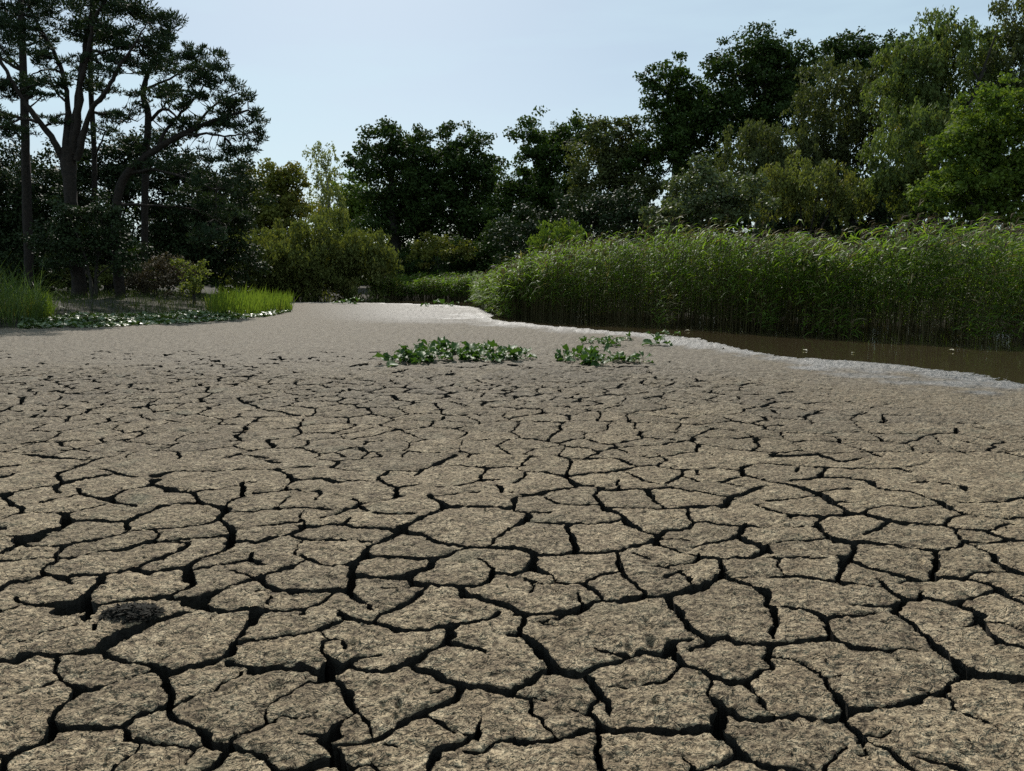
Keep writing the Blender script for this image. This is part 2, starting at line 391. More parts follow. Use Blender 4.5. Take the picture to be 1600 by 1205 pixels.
# ------------------------------------------------------------------ the crack network of the near mud
# cracks traced on the ground, as places in eight 400 x 250 px windows of the photograph (four units to a pixel):
# "x,y,w" with w the width; a repeat of the last width may be left out
CRACKS = {
 (0, 955): """40,180,10 150,180 250,130 400,95 480,60,6|0,300,35 100,300,35 200,255,30 350,250,30 550,235,35 650,215,50 700,160,70 790,110,60 950,55,45 1080,20,35 1180,-5,25
640,240,40 700,255,40 850,290,45 960,310,50 1060,340,80 1150,330,50 1300,295,45 1400,265,40 1440,240,70|1450,250,70 1480,170,50 1540,90,45 1590,0,40|1480,190,20 1600,165,25|1440,300,60 1530,320,30 1600,345,35
340,270,40 340,350,45 400,410,50 470,450,70 530,460,40 650,450,25 760,410,20 880,365,20 950,345,25|0,530,12 150,480,15 280,440,15 390,400,18
470,460,70 430,520,50 370,590,55 360,680,80 340,750,60 220,800,45 100,860,55 0,900,45|380,690,60 480,700,45 620,705,45 740,680,40 820,640,35 900,610,40 1050,570,30
760,690,50 790,770,60 860,800,45 1000,805,35 1130,815,40 1260,810,45|880,825,20 800,890,20 720,940,20 690,985,25 560,1000,15|1060,350,80 1060,450,60 1070,560,60 1110,640,60 1200,670,40 1290,720,80 1290,800,90 1400,810,60 1460,820,50 1540,860,50 1600,895,45
1100,565,20 1200,510,22 1320,470,20 1390,420,18 1510,355,10|1450,790,30 1540,740,22 1600,715,20|1410,850,60 1340,930,50 1250,1000,50 1180,1060,50|1210,830,20 1180,890,15 1140,930,8|100,870,60 50,940,70 40,1010,70 20,1080,60|500,10,45 530,40,40|615,50,40 610,90,30""",
 (400, 955): """-20,60,60 20,20,50 60,-30,40|0,170,20 120,150,22 250,130,25 400,105,30 540,50,40 560,30,50|510,-10,40 560,30,45 640,60,35 740,65,35 850,100,45 950,115,35 1060,100,35 1150,85,30 1220,80,60 1330,45,35 1450,10,35 1490,-10,30
730,60,30 760,25,30 800,-5,30|410,110,30 450,165,30 520,185,20 545,230,10|460,185,8 405,230,25 410,270,35 450,290,30 530,300,30 600,280,35 680,265,20 770,250,8
0,350,60 100,335,45 250,335,40 390,355,45 470,330,90 540,310,60 620,320,20 700,330,25 800,345,35 900,325,35 980,305,45 1060,250,45 1150,195,45 1200,150,70 1210,90,60|1210,190,30 1320,215,22 1440,215,8
420,380,90 500,400,45 570,480,60 590,540,60 640,590,50 690,650,45 715,730,12|390,400,25 300,410,20 200,480,18 110,550,12 50,590,15 45,640,15 70,675,10|0,710,20 80,680,22 190,640,20 310,635,12 350,600,8
1000,320,45 1090,350,50 1160,400,60 1230,430,50 1320,455,50 1450,465,45 1600,480,45|1260,460,70 1230,530,50 1140,580,45 1050,625,45 900,665,35 780,745,45 640,770,35 530,795,15|1060,630,22 1150,685,18 1240,730,15 1340,760,12
610,620,15 520,670,30 495,740,60 420,750,25 290,750,8|495,740,60 440,780,80 490,850,80 520,920,100 580,930,60 680,950,45 760,990,40 800,1040,40|0,880,45 60,930,50 100,970,40 200,970,50 300,950,60 400,915,70 490,900,70|90,980,50 60,1050,50
1395,620,8 1385,690,30 1350,760,50 1240,800,50 1150,860,60 1090,930,60 1050,1010,60 1020,1080,60|1310,825,20 1420,835,25 1500,810,30 1600,785,30|1075,495,6 1160,460,10|800,780,8 860,825,8|540,795,14 480,790,20""",
 (800, 955): """-10,130,25 50,130,40 70,60,55 55,-10,40|80,130,50 150,200,60 230,270,70 290,330,70 330,360,60 420,350,40 520,330,30 640,310,30 720,275,40 760,245,45 860,240,35 940,240,40 1000,210,60 1060,165,25 1110,150,8|470,205,20 560,220,28 650,245,30 730,260,35
280,350,60 200,375,40 100,420,45 30,460,45 0,480,60|0,500,30 100,515,25 200,525,15|120,520,30 130,600,45 190,660,25 265,745,15|440,365,50 500,420,50 560,480,70 620,540,60 640,610,15|630,465,8 800,455,10 900,435,20 970,430,25 1040,370,35 1090,345,50
1000,240,60 1060,310,55 1100,345,45 1180,360,40 1260,400,40 1350,420,40 1430,420,45 1490,390,35 1540,350,30 1600,340,30|1440,420,50 1500,490,40 1560,560,30 1610,640,15|1050,-10,40 1110,50,45 1170,120,55 1220,160,50 1290,150,20 1370,145,22 1420,175,30 1500,195,25 1600,195,40
1230,170,50 1170,200,50 1120,225,20|1600,210,70 1600,300,40 1590,350,30|1250,420,10 1240,500,22 1280,560,40 1330,600,60 1400,635,40 1500,650,40 1600,660,45|1320,620,60 1270,680,100 1250,740,110 1340,800,70 1420,870,70 1500,930,45 1600,960,50
1200,720,50 1100,715,45 950,710,55 800,710,55 650,720,60 560,700,70 510,640,60 480,600,50 530,560,25 580,520,15|360,575,6 460,610,10|540,715,60 400,745,50 250,765,45 130,785,40 30,810,60 0,790,40|510,760,40 540,840,60 570,930,60 600,1010,50 630,1080,50
1100,860,20 1140,920,35 1150,1000,50 1150,1080,50|1150,980,45 1220,960,40 1300,930,35 1400,880,40|150,45,12 230,40,15 300,10,25 370,-5,25|200,50,10 290,75,10""",
 (1200, 955): """0,190,45 100,185,35 250,175,35 390,155,40 430,170,30 500,205,35 620,220,28 750,230,22 900,222,20 1070,225,18|290,-5,30 350,30,30 385,20,40 450,15,20 600,0,15 700,-12,10|370,30,50 385,90,60 390,150,60|0,200,60 0,240,60 20,290,45 15,350,15
40,270,8 100,275,12 200,315,18 290,365,25 350,400,30 360,450,40 420,510,50 440,560,50 490,600,60|350,400,10 460,400,6|790,-5,25 870,40,35 930,90,35 1000,165,45 1070,220,50 1130,270,50 1190,310,60 1220,340,70 1300,365,45 1400,375,45 1500,390,45 1600,400,45 1700,420,45
1210,370,70 1130,420,50 1070,480,65 970,525,40 840,565,35 700,580,32 580,595,40 490,610,80 440,650,50 350,670,45 250,660,45 170,640,35 0,655,45|480,630,60 480,690,50 540,720,60 580,760,70 560,810,70|600,740,25 660,735,12 800,735,6
590,770,20 700,820,35 760,870,40 850,935,45 900,970,25 970,1000,20 1050,1060,20|590,810,12 620,860,10 620,890,10 580,895,6|910,895,15 1000,905,25 1100,930,30 1200,955,35 1300,980,40 1400,1010,40 1500,1060,40|510,850,12 440,910,35 380,960,40 350,1010,40 330,1080,40|0,950,30 100,970,35 200,985,35 260,1005,40 350,1030,40
1080,495,15 1160,540,25 1180,590,22 1260,615,20 1360,650,20 1370,690,15 1450,730,15 1540,765,15 1700,775,15|1280,-10,30 1310,30,50 1370,80,30 1430,140,50 1500,180,40 1600,210,25 1700,230,25|1230,65,8 1310,40,20|1320,35,12 1450,65,10 1700,125,10|1370,180,10 1440,150,15|950,475,8 1040,475,10""",
 (0, 705): """-100,110,8 0,95,8 150,75,6 270,60,8|150,10,6 290,30,25 430,40,12 590,45,10 700,30,8 760,0,6|590,50,10 480,85,12 390,110,30 350,140,45 380,190,40|-60,160,20 0,155,25 50,145,15 100,125,8|-100,280,20 0,270,30 60,250,10 200,220,8 340,205,10 420,185,25 500,165,12 640,150,12 750,140,14 850,155,10|630,95,12 680,115,10 750,135,10
340,210,25 380,245,12|0,270,40 20,290,40 60,325,45 140,350,35 130,385,40|-80,430,10 0,420,10 120,385,10 230,375,12 320,385,15 400,390,30 420,420,70 450,435,40 580,430,15 740,425,20 800,415,18 900,370,22 980,340,18 1100,320,12 1240,315,25 1330,325,20 1420,345,40|500,215,20 500,250,30 570,275,18 680,290,35 760,315,10 840,330,10|680,280,25 800,235,10 920,210,12 970,170,45|930,205,15 970,200,20 1070,235,45 1200,245,10
970,150,30 1080,125,8 1250,120,8 1400,115,8 1600,100,8|240,315,12 360,285,10 500,260,15|560,350,15 640,315,10|410,390,14 550,350,10|1210,245,40 1250,310,45|1180,240,10 1320,235,10 1500,215,12 1520,240,40 1530,270,25 1440,300,10 1400,340,10|1520,180,30 1520,220,30|1540,190,10 1600,185,8
1430,345,50 1370,410,40 1300,440,18 1150,455,15 1000,470,18 850,490,20 700,525,15 550,550,15 420,575,20 280,580,12 130,575,15|1450,365,15 1600,360,18|1380,420,30 1450,470,60 1440,520,70 1450,580,60 1350,620,30 1250,660,25 1150,710,60 1180,760,70 1220,810,60 1180,850,35 1050,875,15 960,880,15|780,420,50 800,485,45|-60,530,10 0,520,10 100,515,15 170,530,70 220,500,35 330,480,25 420,450,20|170,540,60 90,580,30 0,615,25 -80,640,25
-80,675,22 0,670,22 120,665,18 260,655,15 340,650,20 400,650,12 520,630,12 700,615,12 850,585,15 930,570,25 1100,560,12 1180,555,20|970,475,35 970,540,45 930,570,30|1180,555,30 1180,580,40 1100,620,20 950,670,22 850,710,25 750,735,25 600,750,30 430,770,30 330,755,45 250,730,40 320,680,40 370,610,35 400,580,25|-80,880,30 0,840,30 60,800,35 180,800,20 280,760,25|330,755,60 400,790,40 440,815,12
630,755,60 610,830,60 540,880,45 450,940,80 400,930,40 250,945,30 150,930,22 120,890,15|450,960,110 500,950,80 540,970,80 520,1010,50|500,950,30 650,935,22 800,915,22 950,890,25 1060,890,40 1160,915,45 1240,920,90 1280,900,60 1400,850,25 1500,815,22 1600,795,25|1250,940,90 1320,975,40 1450,985,30 1600,970,30|800,725,35 920,745,30 1060,720,18 1150,705,25|1450,550,40 1600,548,22|1420,505,18 1230,520,10 1000,562,8|1560,610,25 1560,650,40 1600,670,40|1540,660,20 1400,690,10 1200,725,12|1450,730,8 1520,760,10 1590,780,10|-60,480,30 0,480,35 50,480,15|-60,950,20 20,985,20 150,950,14""",
 (400, 705): """0,100,8 150,105,10 210,155,40 250,170,20 400,165,15 480,185,15 620,180,10 790,180,10|150,110,10 250,90,8 370,85,8|0,40,8 60,50,10 150,65,10|500,0,15 540,30,20|390,40,6 500,55,10 620,45,8 780,25,8 740,0,15|510,60,25 480,90,35 550,110,8 700,110,8 860,120,8 1020,115,8|1250,20,25 1140,70,15 1040,105,25 1000,145,12|1140,75,10 1290,85,10 1450,95,12 1600,90,12
1430,100,15 1400,165,30|820,125,20 770,165,15 850,205,20 880,220,30 860,280,45|880,220,15 1020,205,8|1080,215,8 1240,205,12 1350,190,15 1410,170,20 1520,165,8|230,180,15 170,240,12|0,248,10 200,235,8 380,235,12 410,260,30 370,305,10|210,265,10 150,320,22 150,350,25 300,345,10 460,350,8|0,355,15 140,345,12|930,270,10 780,295,12 640,315,12|590,285,8 640,310,35 600,345,25 500,380,12 410,400,8
640,330,15 720,360,15 800,380,12 980,380,12|1080,255,20 1110,290,35 1180,335,35 1300,340,15 1450,345,15 1560,350,30 1600,335,15|1110,270,8 1250,250,8 1400,240,6|1500,200,8 1540,220,40 1545,245,25|1170,345,35 1080,395,30 970,430,30 890,470,50|0,460,8 150,440,12 280,425,12|290,365,10 290,430,35 290,470,20|250,450,15 300,465,35 420,455,18 530,445,18 590,405,12|530,450,25 630,470,20 740,470,18 830,475,25 890,480,60 950,500,35 1060,510,20 1110,545,40 1180,570,25 1300,580,25 1420,585,30 1600,600,22
0,555,22 100,530,22 200,510,22 300,465,25|200,515,25 320,545,18 450,545,15 600,545,10 700,565,8|300,550,15 220,625,12|890,490,40 800,545,28 700,590,40 700,640,65 630,670,35 600,720,65 590,790,65 590,850,70 600,890,40 730,980,15|700,650,30 850,670,20 1000,660,20 1130,650,35 1230,620,22 1340,585,20|260,630,20 350,650,28 420,690,25 500,700,22 600,695,40|340,650,20 200,710,25 80,750,30 30,790,80 60,840,45 150,865,40 300,860,30 450,855,35 560,850,60
600,770,40 740,780,22 880,780,25 960,765,25 1040,735,35 1110,690,50 1130,650,40|950,770,45 1000,820,45 1150,830,28 1280,825,25 1400,810,25 1470,770,40 1500,720,30 1450,680,12 1390,660,8|1490,750,15 1600,750,25|770,850,8 900,845,8 990,845,10|1060,835,35 1010,900,40 900,960,40 800,1000,35|1270,835,70 1310,890,50 1390,890,30 1480,920,40 1560,950,60 1600,975,50|1600,480,18 1500,540,15 1420,585,12|0,680,25 60,700,10|0,980,28 150,985,25 280,970,30 400,935,22 490,880,15|290,970,40 290,1005,40|0,880,10 60,870,8|95,895,12 70,940,8|500,970,12 520,1000,25""",
 (800, 705): """110,25,15 60,85,12 20,90,15 90,130,18 50,165,8 0,190,8|260,15,8 380,45,12 620,30,10|370,45,30 345,145,15|620,30,12 770,80,12 900,75,10 960,45,35 900,5,15|100,120,8 320,145,12 600,130,12 690,110,20 770,85,12|320,145,30 410,205,20 530,215,12 590,225,15 700,225,15 850,240,15 980,225,8|660,170,30 665,225,30|690,115,10 810,175,15 960,205,12 1100,240,15 1170,240,15 1310,275,12 1420,260,22 1600,205,12
900,80,6 1080,105,10 1300,100,8 1440,110,10|1450,80,15 1440,140,35 1540,160,10 1600,170,10|1450,100,10 1520,70,12 1600,70,10|1170,110,8 1170,140,20|1050,150,15 1180,180,12 1300,180,10 1430,150,10|1300,180,8 1440,210,8|1060,150,15 970,190,10|1060,150,12 1085,110,10|0,320,30 60,275,22 120,260,25 240,235,18 400,210,15|0,240,8 110,260,10|540,220,30 510,270,30 570,330,40 600,360,45 690,400,30 740,450,40 830,480,20 900,500,35
600,345,8 850,340,12 960,345,22 1270,340,18 1300,350,40 1340,310,45 1410,260,40|850,240,35 900,295,22 960,340,20|1370,290,10 1530,325,12 1600,345,15|200,270,6 300,315,8 400,315,8 560,325,8|0,360,15 100,375,18 240,370,8|100,380,30 60,440,55 0,475,22|80,425,12 250,445,18 360,450,18 500,445,14 600,440,12 700,415,15|360,450,50 360,520,40 395,620,40|0,590,12 80,600,25 150,635,40 260,635,20 400,620,22 600,620,22 700,615,25 740,580,35 850,560,15 900,530,50
910,510,45 970,480,22 1100,465,18 1140,440,40 1110,390,30 1095,345,25|1140,430,10 1300,440,8 1480,460,18 1600,470,15|1440,440,35 1420,510,60 1380,530,22 1240,560,20 1130,575,8|1420,530,25 1530,570,22 1580,600,40 1610,620,20|1580,600,40 1490,650,28 1370,660,15 1280,655,14|1570,600,20 1600,580,20|890,540,35 920,575,28 1040,605,20 1160,630,22 1280,655,22|1180,640,30 1080,680,20 980,700,12 880,705,8|1175,610,10 1180,640,22|640,620,40 660,690,45 700,750,35 780,810,30 850,885,22
770,630,12 850,660,6|940,525,8 1120,540,8|950,705,6 1000,725,8|960,775,6 1050,740,10|1060,760,6 1110,790,22 1130,840,22|1300,660,60 1310,750,60 1280,800,50 1200,835,45 1130,850,55 1000,885,40 850,885,35 700,900,35 570,920,30 470,950,40 380,975,50 260,990,30 0,1010,30|150,640,60 130,700,65 60,735,25 0,750,35|140,720,45 200,745,25 260,770,20 280,800,12|660,735,12 480,780,15 460,820,25|80,770,30 150,820,12 110,875,8|80,780,14 200,810,10 330,820,18 440,815,25 500,855,30 600,915,15
400,880,20 420,920,35 460,945,30|980,890,70 1020,950,60 1070,1000,50|1320,765,40 1400,800,35 1500,835,25 1560,860,60 1600,890,35|1360,775,12 1600,775,15|-10,960,40 20,1000,40""",
 (1200, 705): """0,10,8 80,25,20 310,15,15 470,65,10 600,40,8|0,70,8 260,90,15 440,105,10 700,105,8 810,105,12 900,125,10|1000,70,8 860,95,10|360,105,15 310,160,25 130,180,12|180,95,14 180,125,10|310,165,10 480,160,8 640,185,22 670,215,25 740,245,12|700,235,10 900,245,12 1050,295,18 1100,330,30 1230,380,20|0,175,15 100,195,15 230,225,22 320,255,40 410,315,28 520,380,20|320,240,10 500,220,10|0,300,8 150,285,8 320,275,10|410,310,8 530,315,8
0,350,15 150,380,15 310,395,22 380,385,15 540,380,18 600,380,20 740,425,20 900,440,16 1090,450,14 1180,475,15 1340,485,10 1540,445,8|150,385,12 120,405,12|600,380,15 670,345,12 740,330,10 900,335,8 1060,325,10|350,390,40 300,430,35 340,480,55 360,530,40 430,550,25 600,560,22 780,570,20 920,595,18 1050,615,22 1150,595,22 1240,550,35|0,470,18 150,465,15 320,460,15|760,430,35 700,480,25 620,495,18 610,520,8|50,570,6 200,555,12 370,545,15|560,560,50 530,630,40 490,660,70 460,720,50 440,810,45
490,665,40 620,710,25 750,740,25 930,785,22 1020,780,40 1040,700,55 1040,615,45|1020,780,30 920,790,25 830,805,8|1040,770,30 1230,795,20 1370,825,18 1430,870,40 1500,890,15 1700,910,10|1450,880,25 1530,910,20 1600,945,22 1700,990,22|1430,870,35 1330,895,25 1200,925,35 1170,940,35 1260,970,30 1330,1005,30|0,780,28 130,765,25 300,790,22 440,815,22 600,835,15 740,850,12|670,780,6 740,840,30 820,885,30 880,915,35 940,915,30 990,895,20 1180,940,22|980,850,6 985,890,10
860,920,50 790,960,35 650,955,18 510,960,12|800,960,60 810,1010,30|0,645,12 90,660,15 180,650,12 370,655,8|90,660,10 60,700,10 140,770,15|-20,880,30 0,900,40 30,950,60 40,1000,50 10,1150,40|30,930,15 180,955,15 270,985,20 330,1010,20|1220,380,15 1150,405,22 1100,450,12|1230,380,12 1400,410,10 1700,405,10|1060,300,6 1340,310,10 1500,300,12 1600,275,15 1700,250,15|1240,560,10 1380,610,30 1450,680,45 1500,720,40 1600,755,22 1700,780,22|1490,730,12 1360,750,10 1230,795,12|1340,485,12 1500,540,25 1600,560,15 1700,570,15|1240,555,8 1600,550,6|1180,480,12 1200,540,10 1230,555,10|900,190,8 1000,180,8|1080,190,6 1220,215,15 1240,240,12|350,635,8 490,640,10""",
}

# grid on the ground: rows of constant y, columns of constant x / y
yy = [1.35]
while yy[-1] < 5.8: yy.append(yy[-1] + min(yy[-1] ** 2 / 860.0, 0.0068 * yy[-1]) + 0.0012)
while yy[-1] < 13: yy.append(yy[-1] * 1.0046)
while yy[-1] < 17: yy.append(yy[-1] * 1.010)
while yy[-1] < 78: yy.append(yy[-1] * 1.03)
YV = np.array(yy)
UV = np.concatenate([np.linspace(-0.96, -0.74, 26)[:-1], np.linspace(-0.74, 0.74, 447), np.linspace(0.74, 0.96, 26)[1:]])
NR, NC = len(YV), len(UV)
GY, GU = np.meshgrid(YV, UV, indexing='ij')
GX = GU * GY
DU = UV[200] - UV[199]
NEAR = int(np.searchsorted(YV, 17.0))       # rows that may hold cracks

# the shore of the mud, traced on the ground
SHORE_PX = [(2300, 700), (1900, 640), (1600, 597), (1480, 578), (1380, 569), (1280, 560), (1180, 549), (1120, 538), (1085, 527),
            (1040, 521), (960, 516), (900, 511), (840, 506), (790, 501), (762, 497), (775, 489), (778, 485), (748, 480),
            (700, 476), (600, 472.5), (465, 471), (420, 471), (300, 471)]
SHORE = np.array([ground(a, b) for a, b in SHORE_PX])
MUD_POLY = np.vstack([[(70, -8)], SHORE, [(-75, 60), (-75, -8)]])

def in_poly(px, py, poly):
    inside = np.zeros(px.shape, bool)
    n = len(poly)
    for i in range(n):
        x1, y1 = poly[i]; x2, y2 = poly[(i + 1) % n]
        c = (y1 > py) != (y2 > py)
        if y1 != y2:
            inside ^= c & (px < (x2 - x1) * (py - y1) / (y2 - y1) + x1)
    return inside

def dist_line(px, py, pts):
    d = np.full(px.shape, 1e9)
    for (x1, y1), (x2, y2) in zip(pts[:-1], pts[1:]):
        vx, vy = x2 - x1, y2 - y1
        t = np.clip(((px - x1) * vx + (py - y1) * vy) / (vx * vx + vy * vy + 1e-12), 0, 1)
        d = np.minimum(d, (px - x1 - t * vx) ** 2 + (py - y1 - t * vy) ** 2)
    return np.sqrt(d)

def shore_sd(px, py):
    """metres inside the mud (positive) or out in the water (negative), with a ragged edge"""
    s = np.where(in_poly(px, py, MUD_POLY), 1.0, -1.0) * dist_line(px, py, SHORE)
    return s + 0.30 * vnoise(px, py * 0.6, 1.7, 5) + 0.12 * vnoise(px, py, 0.45, 6)

SD = shore_sd(GX, GY)

# ---- crack field: positive on a plate, negative in a crack
nx, ny = GX[:NEAR], GY[:NEAR]
wx = nx + 0.020 * vnoise(nx, ny, 0.13, 1) + 0.010 * vnoise(nx, ny, 0.045, 2) + 0.004 * vnoise(nx, ny, 0.016, 7)
wy = ny + 0.020 * vnoise(nx, ny, 0.13, 3) + 0.010 * vnoise(nx, ny, 0.045, 4) + 0.004 * vnoise(nx, ny, 0.016, 8)
F = np.full(nx.shape, 0.6)

def add_seg(p, q, w1, w2):
    y0, y1 = min(p[1], q[1]) - 0.65, max(p[1], q[1]) + 0.65
    r0, r1 = np.searchsorted(YV[:NEAR], [y0, y1])
    if r1 <= r0: return
    xs = min(p[0], q[0]) - 0.65, max(p[0], q[0]) + 0.65
    ulo = min(xs[0] / YV[r0], xs[0] / YV[r1 - 1]); uhi = max(xs[1] / YV[r0], xs[1] / YV[r1 - 1])
    c0, c1 = np.searchsorted(UV, [ulo, uhi])
    if c1 <= c0: return
    X = wx[r0:r1, c0:c1]; Y = wy[r0:r1, c0:c1]
    vx, vy = q[0] - p[0], q[1] - p[1]
    t = np.clip(((X - p[0]) * vx + (Y - p[1]) * vy) / (vx * vx + vy * vy + 1e-12), 0, 1)
    d = np.hypot(X - p[0] - t * vx, Y - p[1] - t * vy) - 0.5 * (w1 + (w2 - w1) * t)
    F[r0:r1, c0:c1] = np.minimum(F[r0:r1, c0:c1], d)

WSCALE = 0.84
for (ox, oy), text in CRACKS.items():
    for line in text.replace('\n', '|').split('|'):
        pts, w = [], 12.0
        for tok in line.split():
            v = [float(k) for k in tok.split(',')]
            if len(v) > 2: w = v[2]
            pts.append((ox + v[0] / 4, oy + v[1] / 4, w / 4 * WSCALE))
        if len(pts) < 2: continue
        P = np.array(pts)
        g = np.array(ground(P[:, 0], P[:, 1])).T
        tang = np.gradient(P[:, :2], axis=0); tang /= np.linalg.norm(tang, axis=1)[:, None] + 1e-9
        nrm = np.stack([-tang[:, 1], tang[:, 0]], 1)
        a = np.array(ground(P[:, 0] + nrm[:, 0] * P[:, 2] / 2, P[:, 1] + nrm[:, 1] * P[:, 2] / 2)).T
        b = np.array(ground(P[:, 0] - nrm[:, 0] * P[:, 2] / 2, P[:, 1] - nrm[:, 1] * P[:, 2] / 2)).T
        gt = np.gradient(g, axis=0); gt /= np.linalg.norm(gt, axis=1)[:, None] + 1e-9
        ab = a - b
        wid = np.abs(ab[:, 0] * gt[:, 1] - ab[:, 1] * gt[:, 0])
        dyr = np.interp(g[:, 1], YV[:-1], np.diff(YV))
        wid = np.maximum(wid, 1.0 * (np.abs(gt[:, 1]) * DU * g[:, 1] + np.abs(gt[:, 0]) * dyr) + 0.002)
        for i in range(len(g) - 1):
            add_seg(g[i], g[i + 1], wid[i], wid[i + 1])

# cracks away from the traced part: bisectors of scattered seeds, thinning out towards the wet mud
def scattered_cracks(X, Y, s, seed):
    cx, cy = np.floor(X / s), np.floor(Y / s)
    best = np.full(X.shape, 1e9); sec = np.full(X.shape, 1e9)
    bx = np.zeros_like(X); by = np.zeros_like(X); bid = np.zeros_like(X)
    cand = []
    for i in range(-2, 3):
        for j in range(-2, 3):
            ix, iy = cx + i, cy + j
            px_ = (ix + 0.5 + 0.9 * (hash2(ix, iy, seed) - 0.5)) * s
            py_ = (iy + 0.5 + 0.9 * (hash2(ix, iy, seed + 1) - 0.5)) * s
            d = (X - px_) ** 2 + (Y - py_) ** 2
            m = d < best
            best = np.where(m, d, best); bx = np.where(m, px_, bx); by = np.where(m, py_, by)
            cand.append((px_, py_))
    edge = np.full(X.shape, 1e9); ehash = np.zeros_like(X); enx = np.zeros_like(X); eny = np.zeros_like(X)
    for px_, py_ in cand:
        vx, vy = px_ - bx, py_ - by
        l = np.hypot(vx, vy)
        ok = l > 1e-6
        d = np.where(ok, ((bx + px_) / 2 - X) * vx / np.where(ok, l, 1) + ((by + py_) / 2 - Y) * vy / np.where(ok, l, 1), 1e9)
        m = d < edge
        edge = np.where(m, d, edge)
        enx = np.where(m, np.abs(vx) / np.where(ok, l, 1), enx); eny = np.where(m, np.abs(vy) / np.where(ok, l, 1), eny)
        ehash = np.where(m, hash2(np.floor((bx + px_) * 50), np.floor((by + py_) * 50), seed + 3), ehash)
    return edge, ehash, enx, eny

PX, PY = project(nx, ny)
traced = sstep(-70, -10, PX) * (1 - sstep(1610, 1670, PX)) * sstep(714, 730, PY) * (1 - sstep(1215, 1260, PY))
e1, h1, enx, eny = scattered_cracks(wx + 0.10 * vnoise(nx, ny, 0.4, 21), wy + 0.10 * vnoise(nx, ny, 0.4, 22), 0.44, 40)
fade = np.clip((15.2 - ny + 1.5 * (1 - sstep(-0.4, 0.05, GU[:NEAR])) + 1.6 * vnoise(nx, ny, 1.1, 24)) / 8.0, 0, 1) * (1 - 0.65 * sstep(0.15, 0.55, GU[:NEAR]) * sstep(5.5, 9, ny))
fade = fade * (1 - sstep(11.0, 16.0, ny + 2.2 * vnoise(nx, ny, 0.7, 25)))
hw = 0.0145 * (0.30 + 1.0 * h1 ** 2) * (0.25 + 0.85 * fade)
gap = vnoise(nx, ny, 0.28, 23) * 0.5 + 0.5
hw = np.where(h1 * 0.45 + gap * 0.55 < 0.03 + 0.66 * (1 - fade), -0.02, hw)
dyr = np.interp(ny[:, 0], YV[:-1], np.diff(YV))[:, None]
hw = np.where(hw > 0, np.maximum(hw, (0.52 - 0.12 * sstep(10, 13, ny)) * (enx * DU * ny + eny * dyr)), hw)
F = np.minimum(F, e1 - hw + 3.0 * traced)
# fade all cracks out in the damp margin and at the rim of the sheet
keep = sstep(2.2, 4.0, SD[:NEAR]) * sstep(0, 0.18, 0.96 - np.abs(GU[:NEAR]))
F = F + 0.05 * (1 - keep) ** 2 * 1.2
F[-3:] = 0.3; F[:2] = 0.3
F += 0.0022 * vnoise(nx, ny, 0.012, 31)
Ffull = np.full(GX.shape, 0.3); Ffull[:NEAR] = np.clip(F, -0.3, 0.3)

# ---- pits and worm holes in the plates, places in the photograph
PITS = [(891, 971, 10, .02), (1012, 967, 9, .02), (1009, 977, 9, .03), (1019, 1001, 10, .03), (985, 1009, 9, .02), (875, 1105, 9, .02), (640, 1075, 7, .02),
        (625, 1096, 7, .015), (600, 1096, 6, .015), (1190, 980, 9, .015), (721, 877, 4, .03), (742, 887, 4, .03), (437, 831, 6, .02), (430, 1070, 11, .02),
        (614, 860, 7, .015), (250, 1002, 5, .02), (960, 1155, 11, .012), (1025, 1095, 6, .02), (1438, 874, 9, .02), (322, 796, 4, .03), (552, 1001, 8, .02)]
Z = np.zeros(GX.shape)
Z += 0.010 * vnoise(GX, GY, 0.33, 51) + 0.006 * vnoise(GX, GY, 0.11, 52) + 0.006 * (1 - 2 * np.abs(vnoise(GX + 0.01 * vnoise(GX, GY, 0.03, 57), GY, 0.05, 53))) + 0.004 * (1 - 2 * np.abs(vnoise(GX, GY, 0.022, 54)))
Z += (0.004 + 0.0013 * np.minimum(GY, 24)) * (RNG.random(GX.shape) - 0.5) * sstep(4, 9, GY) * (0.5 + 0.5 * sstep(0.5, 4, SD))
Z -= 0.07 * (RNG.random(GX.shape) > 0.975) * sstep(8, 12, GY) * sstep(1.0, 4, SD) * (1 - sstep(11, 16, GY + 1.2 * vnoise(GX, GY, 0.8, 66)))      # little holes left between clods
for a, b_, r, dep in PITS:
    gx, gy = ground(a, b_)
    rr = r * math.hypot(gx, gy) / FPX
    Z -= dep * 1.3 * np.exp(-(((GX - gx) / rr) ** 2 + ((GY - gy) / (rr * 1.4)) ** 2) ** 1.5)
Z += 0.012 * np.clip(Ffull, 0, 0.12) / 0.12 - 0.012          # plates slightly domed
Z -= 0.004 * np.exp(-np.clip(Ffull, 0, 1) / 0.004)           # worn rims
Z -= 0.028 * (1 - sstep(0, 4.5, SD)) + np.clip(-SD, 0, 2.5) * 0.10
WET = (1 - sstep(0.0, 1.0, (SD + 1.0 * vnoise(GX, GY, 1.3, 61) + 0.6 * vnoise(GX, GY, 0.35, 62)) / np.clip(0.15 * GY, 1.6, 5.5)))
WET = np.maximum(WET, 0.42 * sstep(5, 15, GY + 1.5 * vnoise(GX, GY, 1.6, 64) + 0.8 * vnoise(GX, GY, 0.4, 65)))
WET = np.maximum(WET, 0.8 * sstep(17, 34, GY + 3 * vnoise(GX, GY, 2.0, 63)) * sstep(-0.45, -0.1, GU))

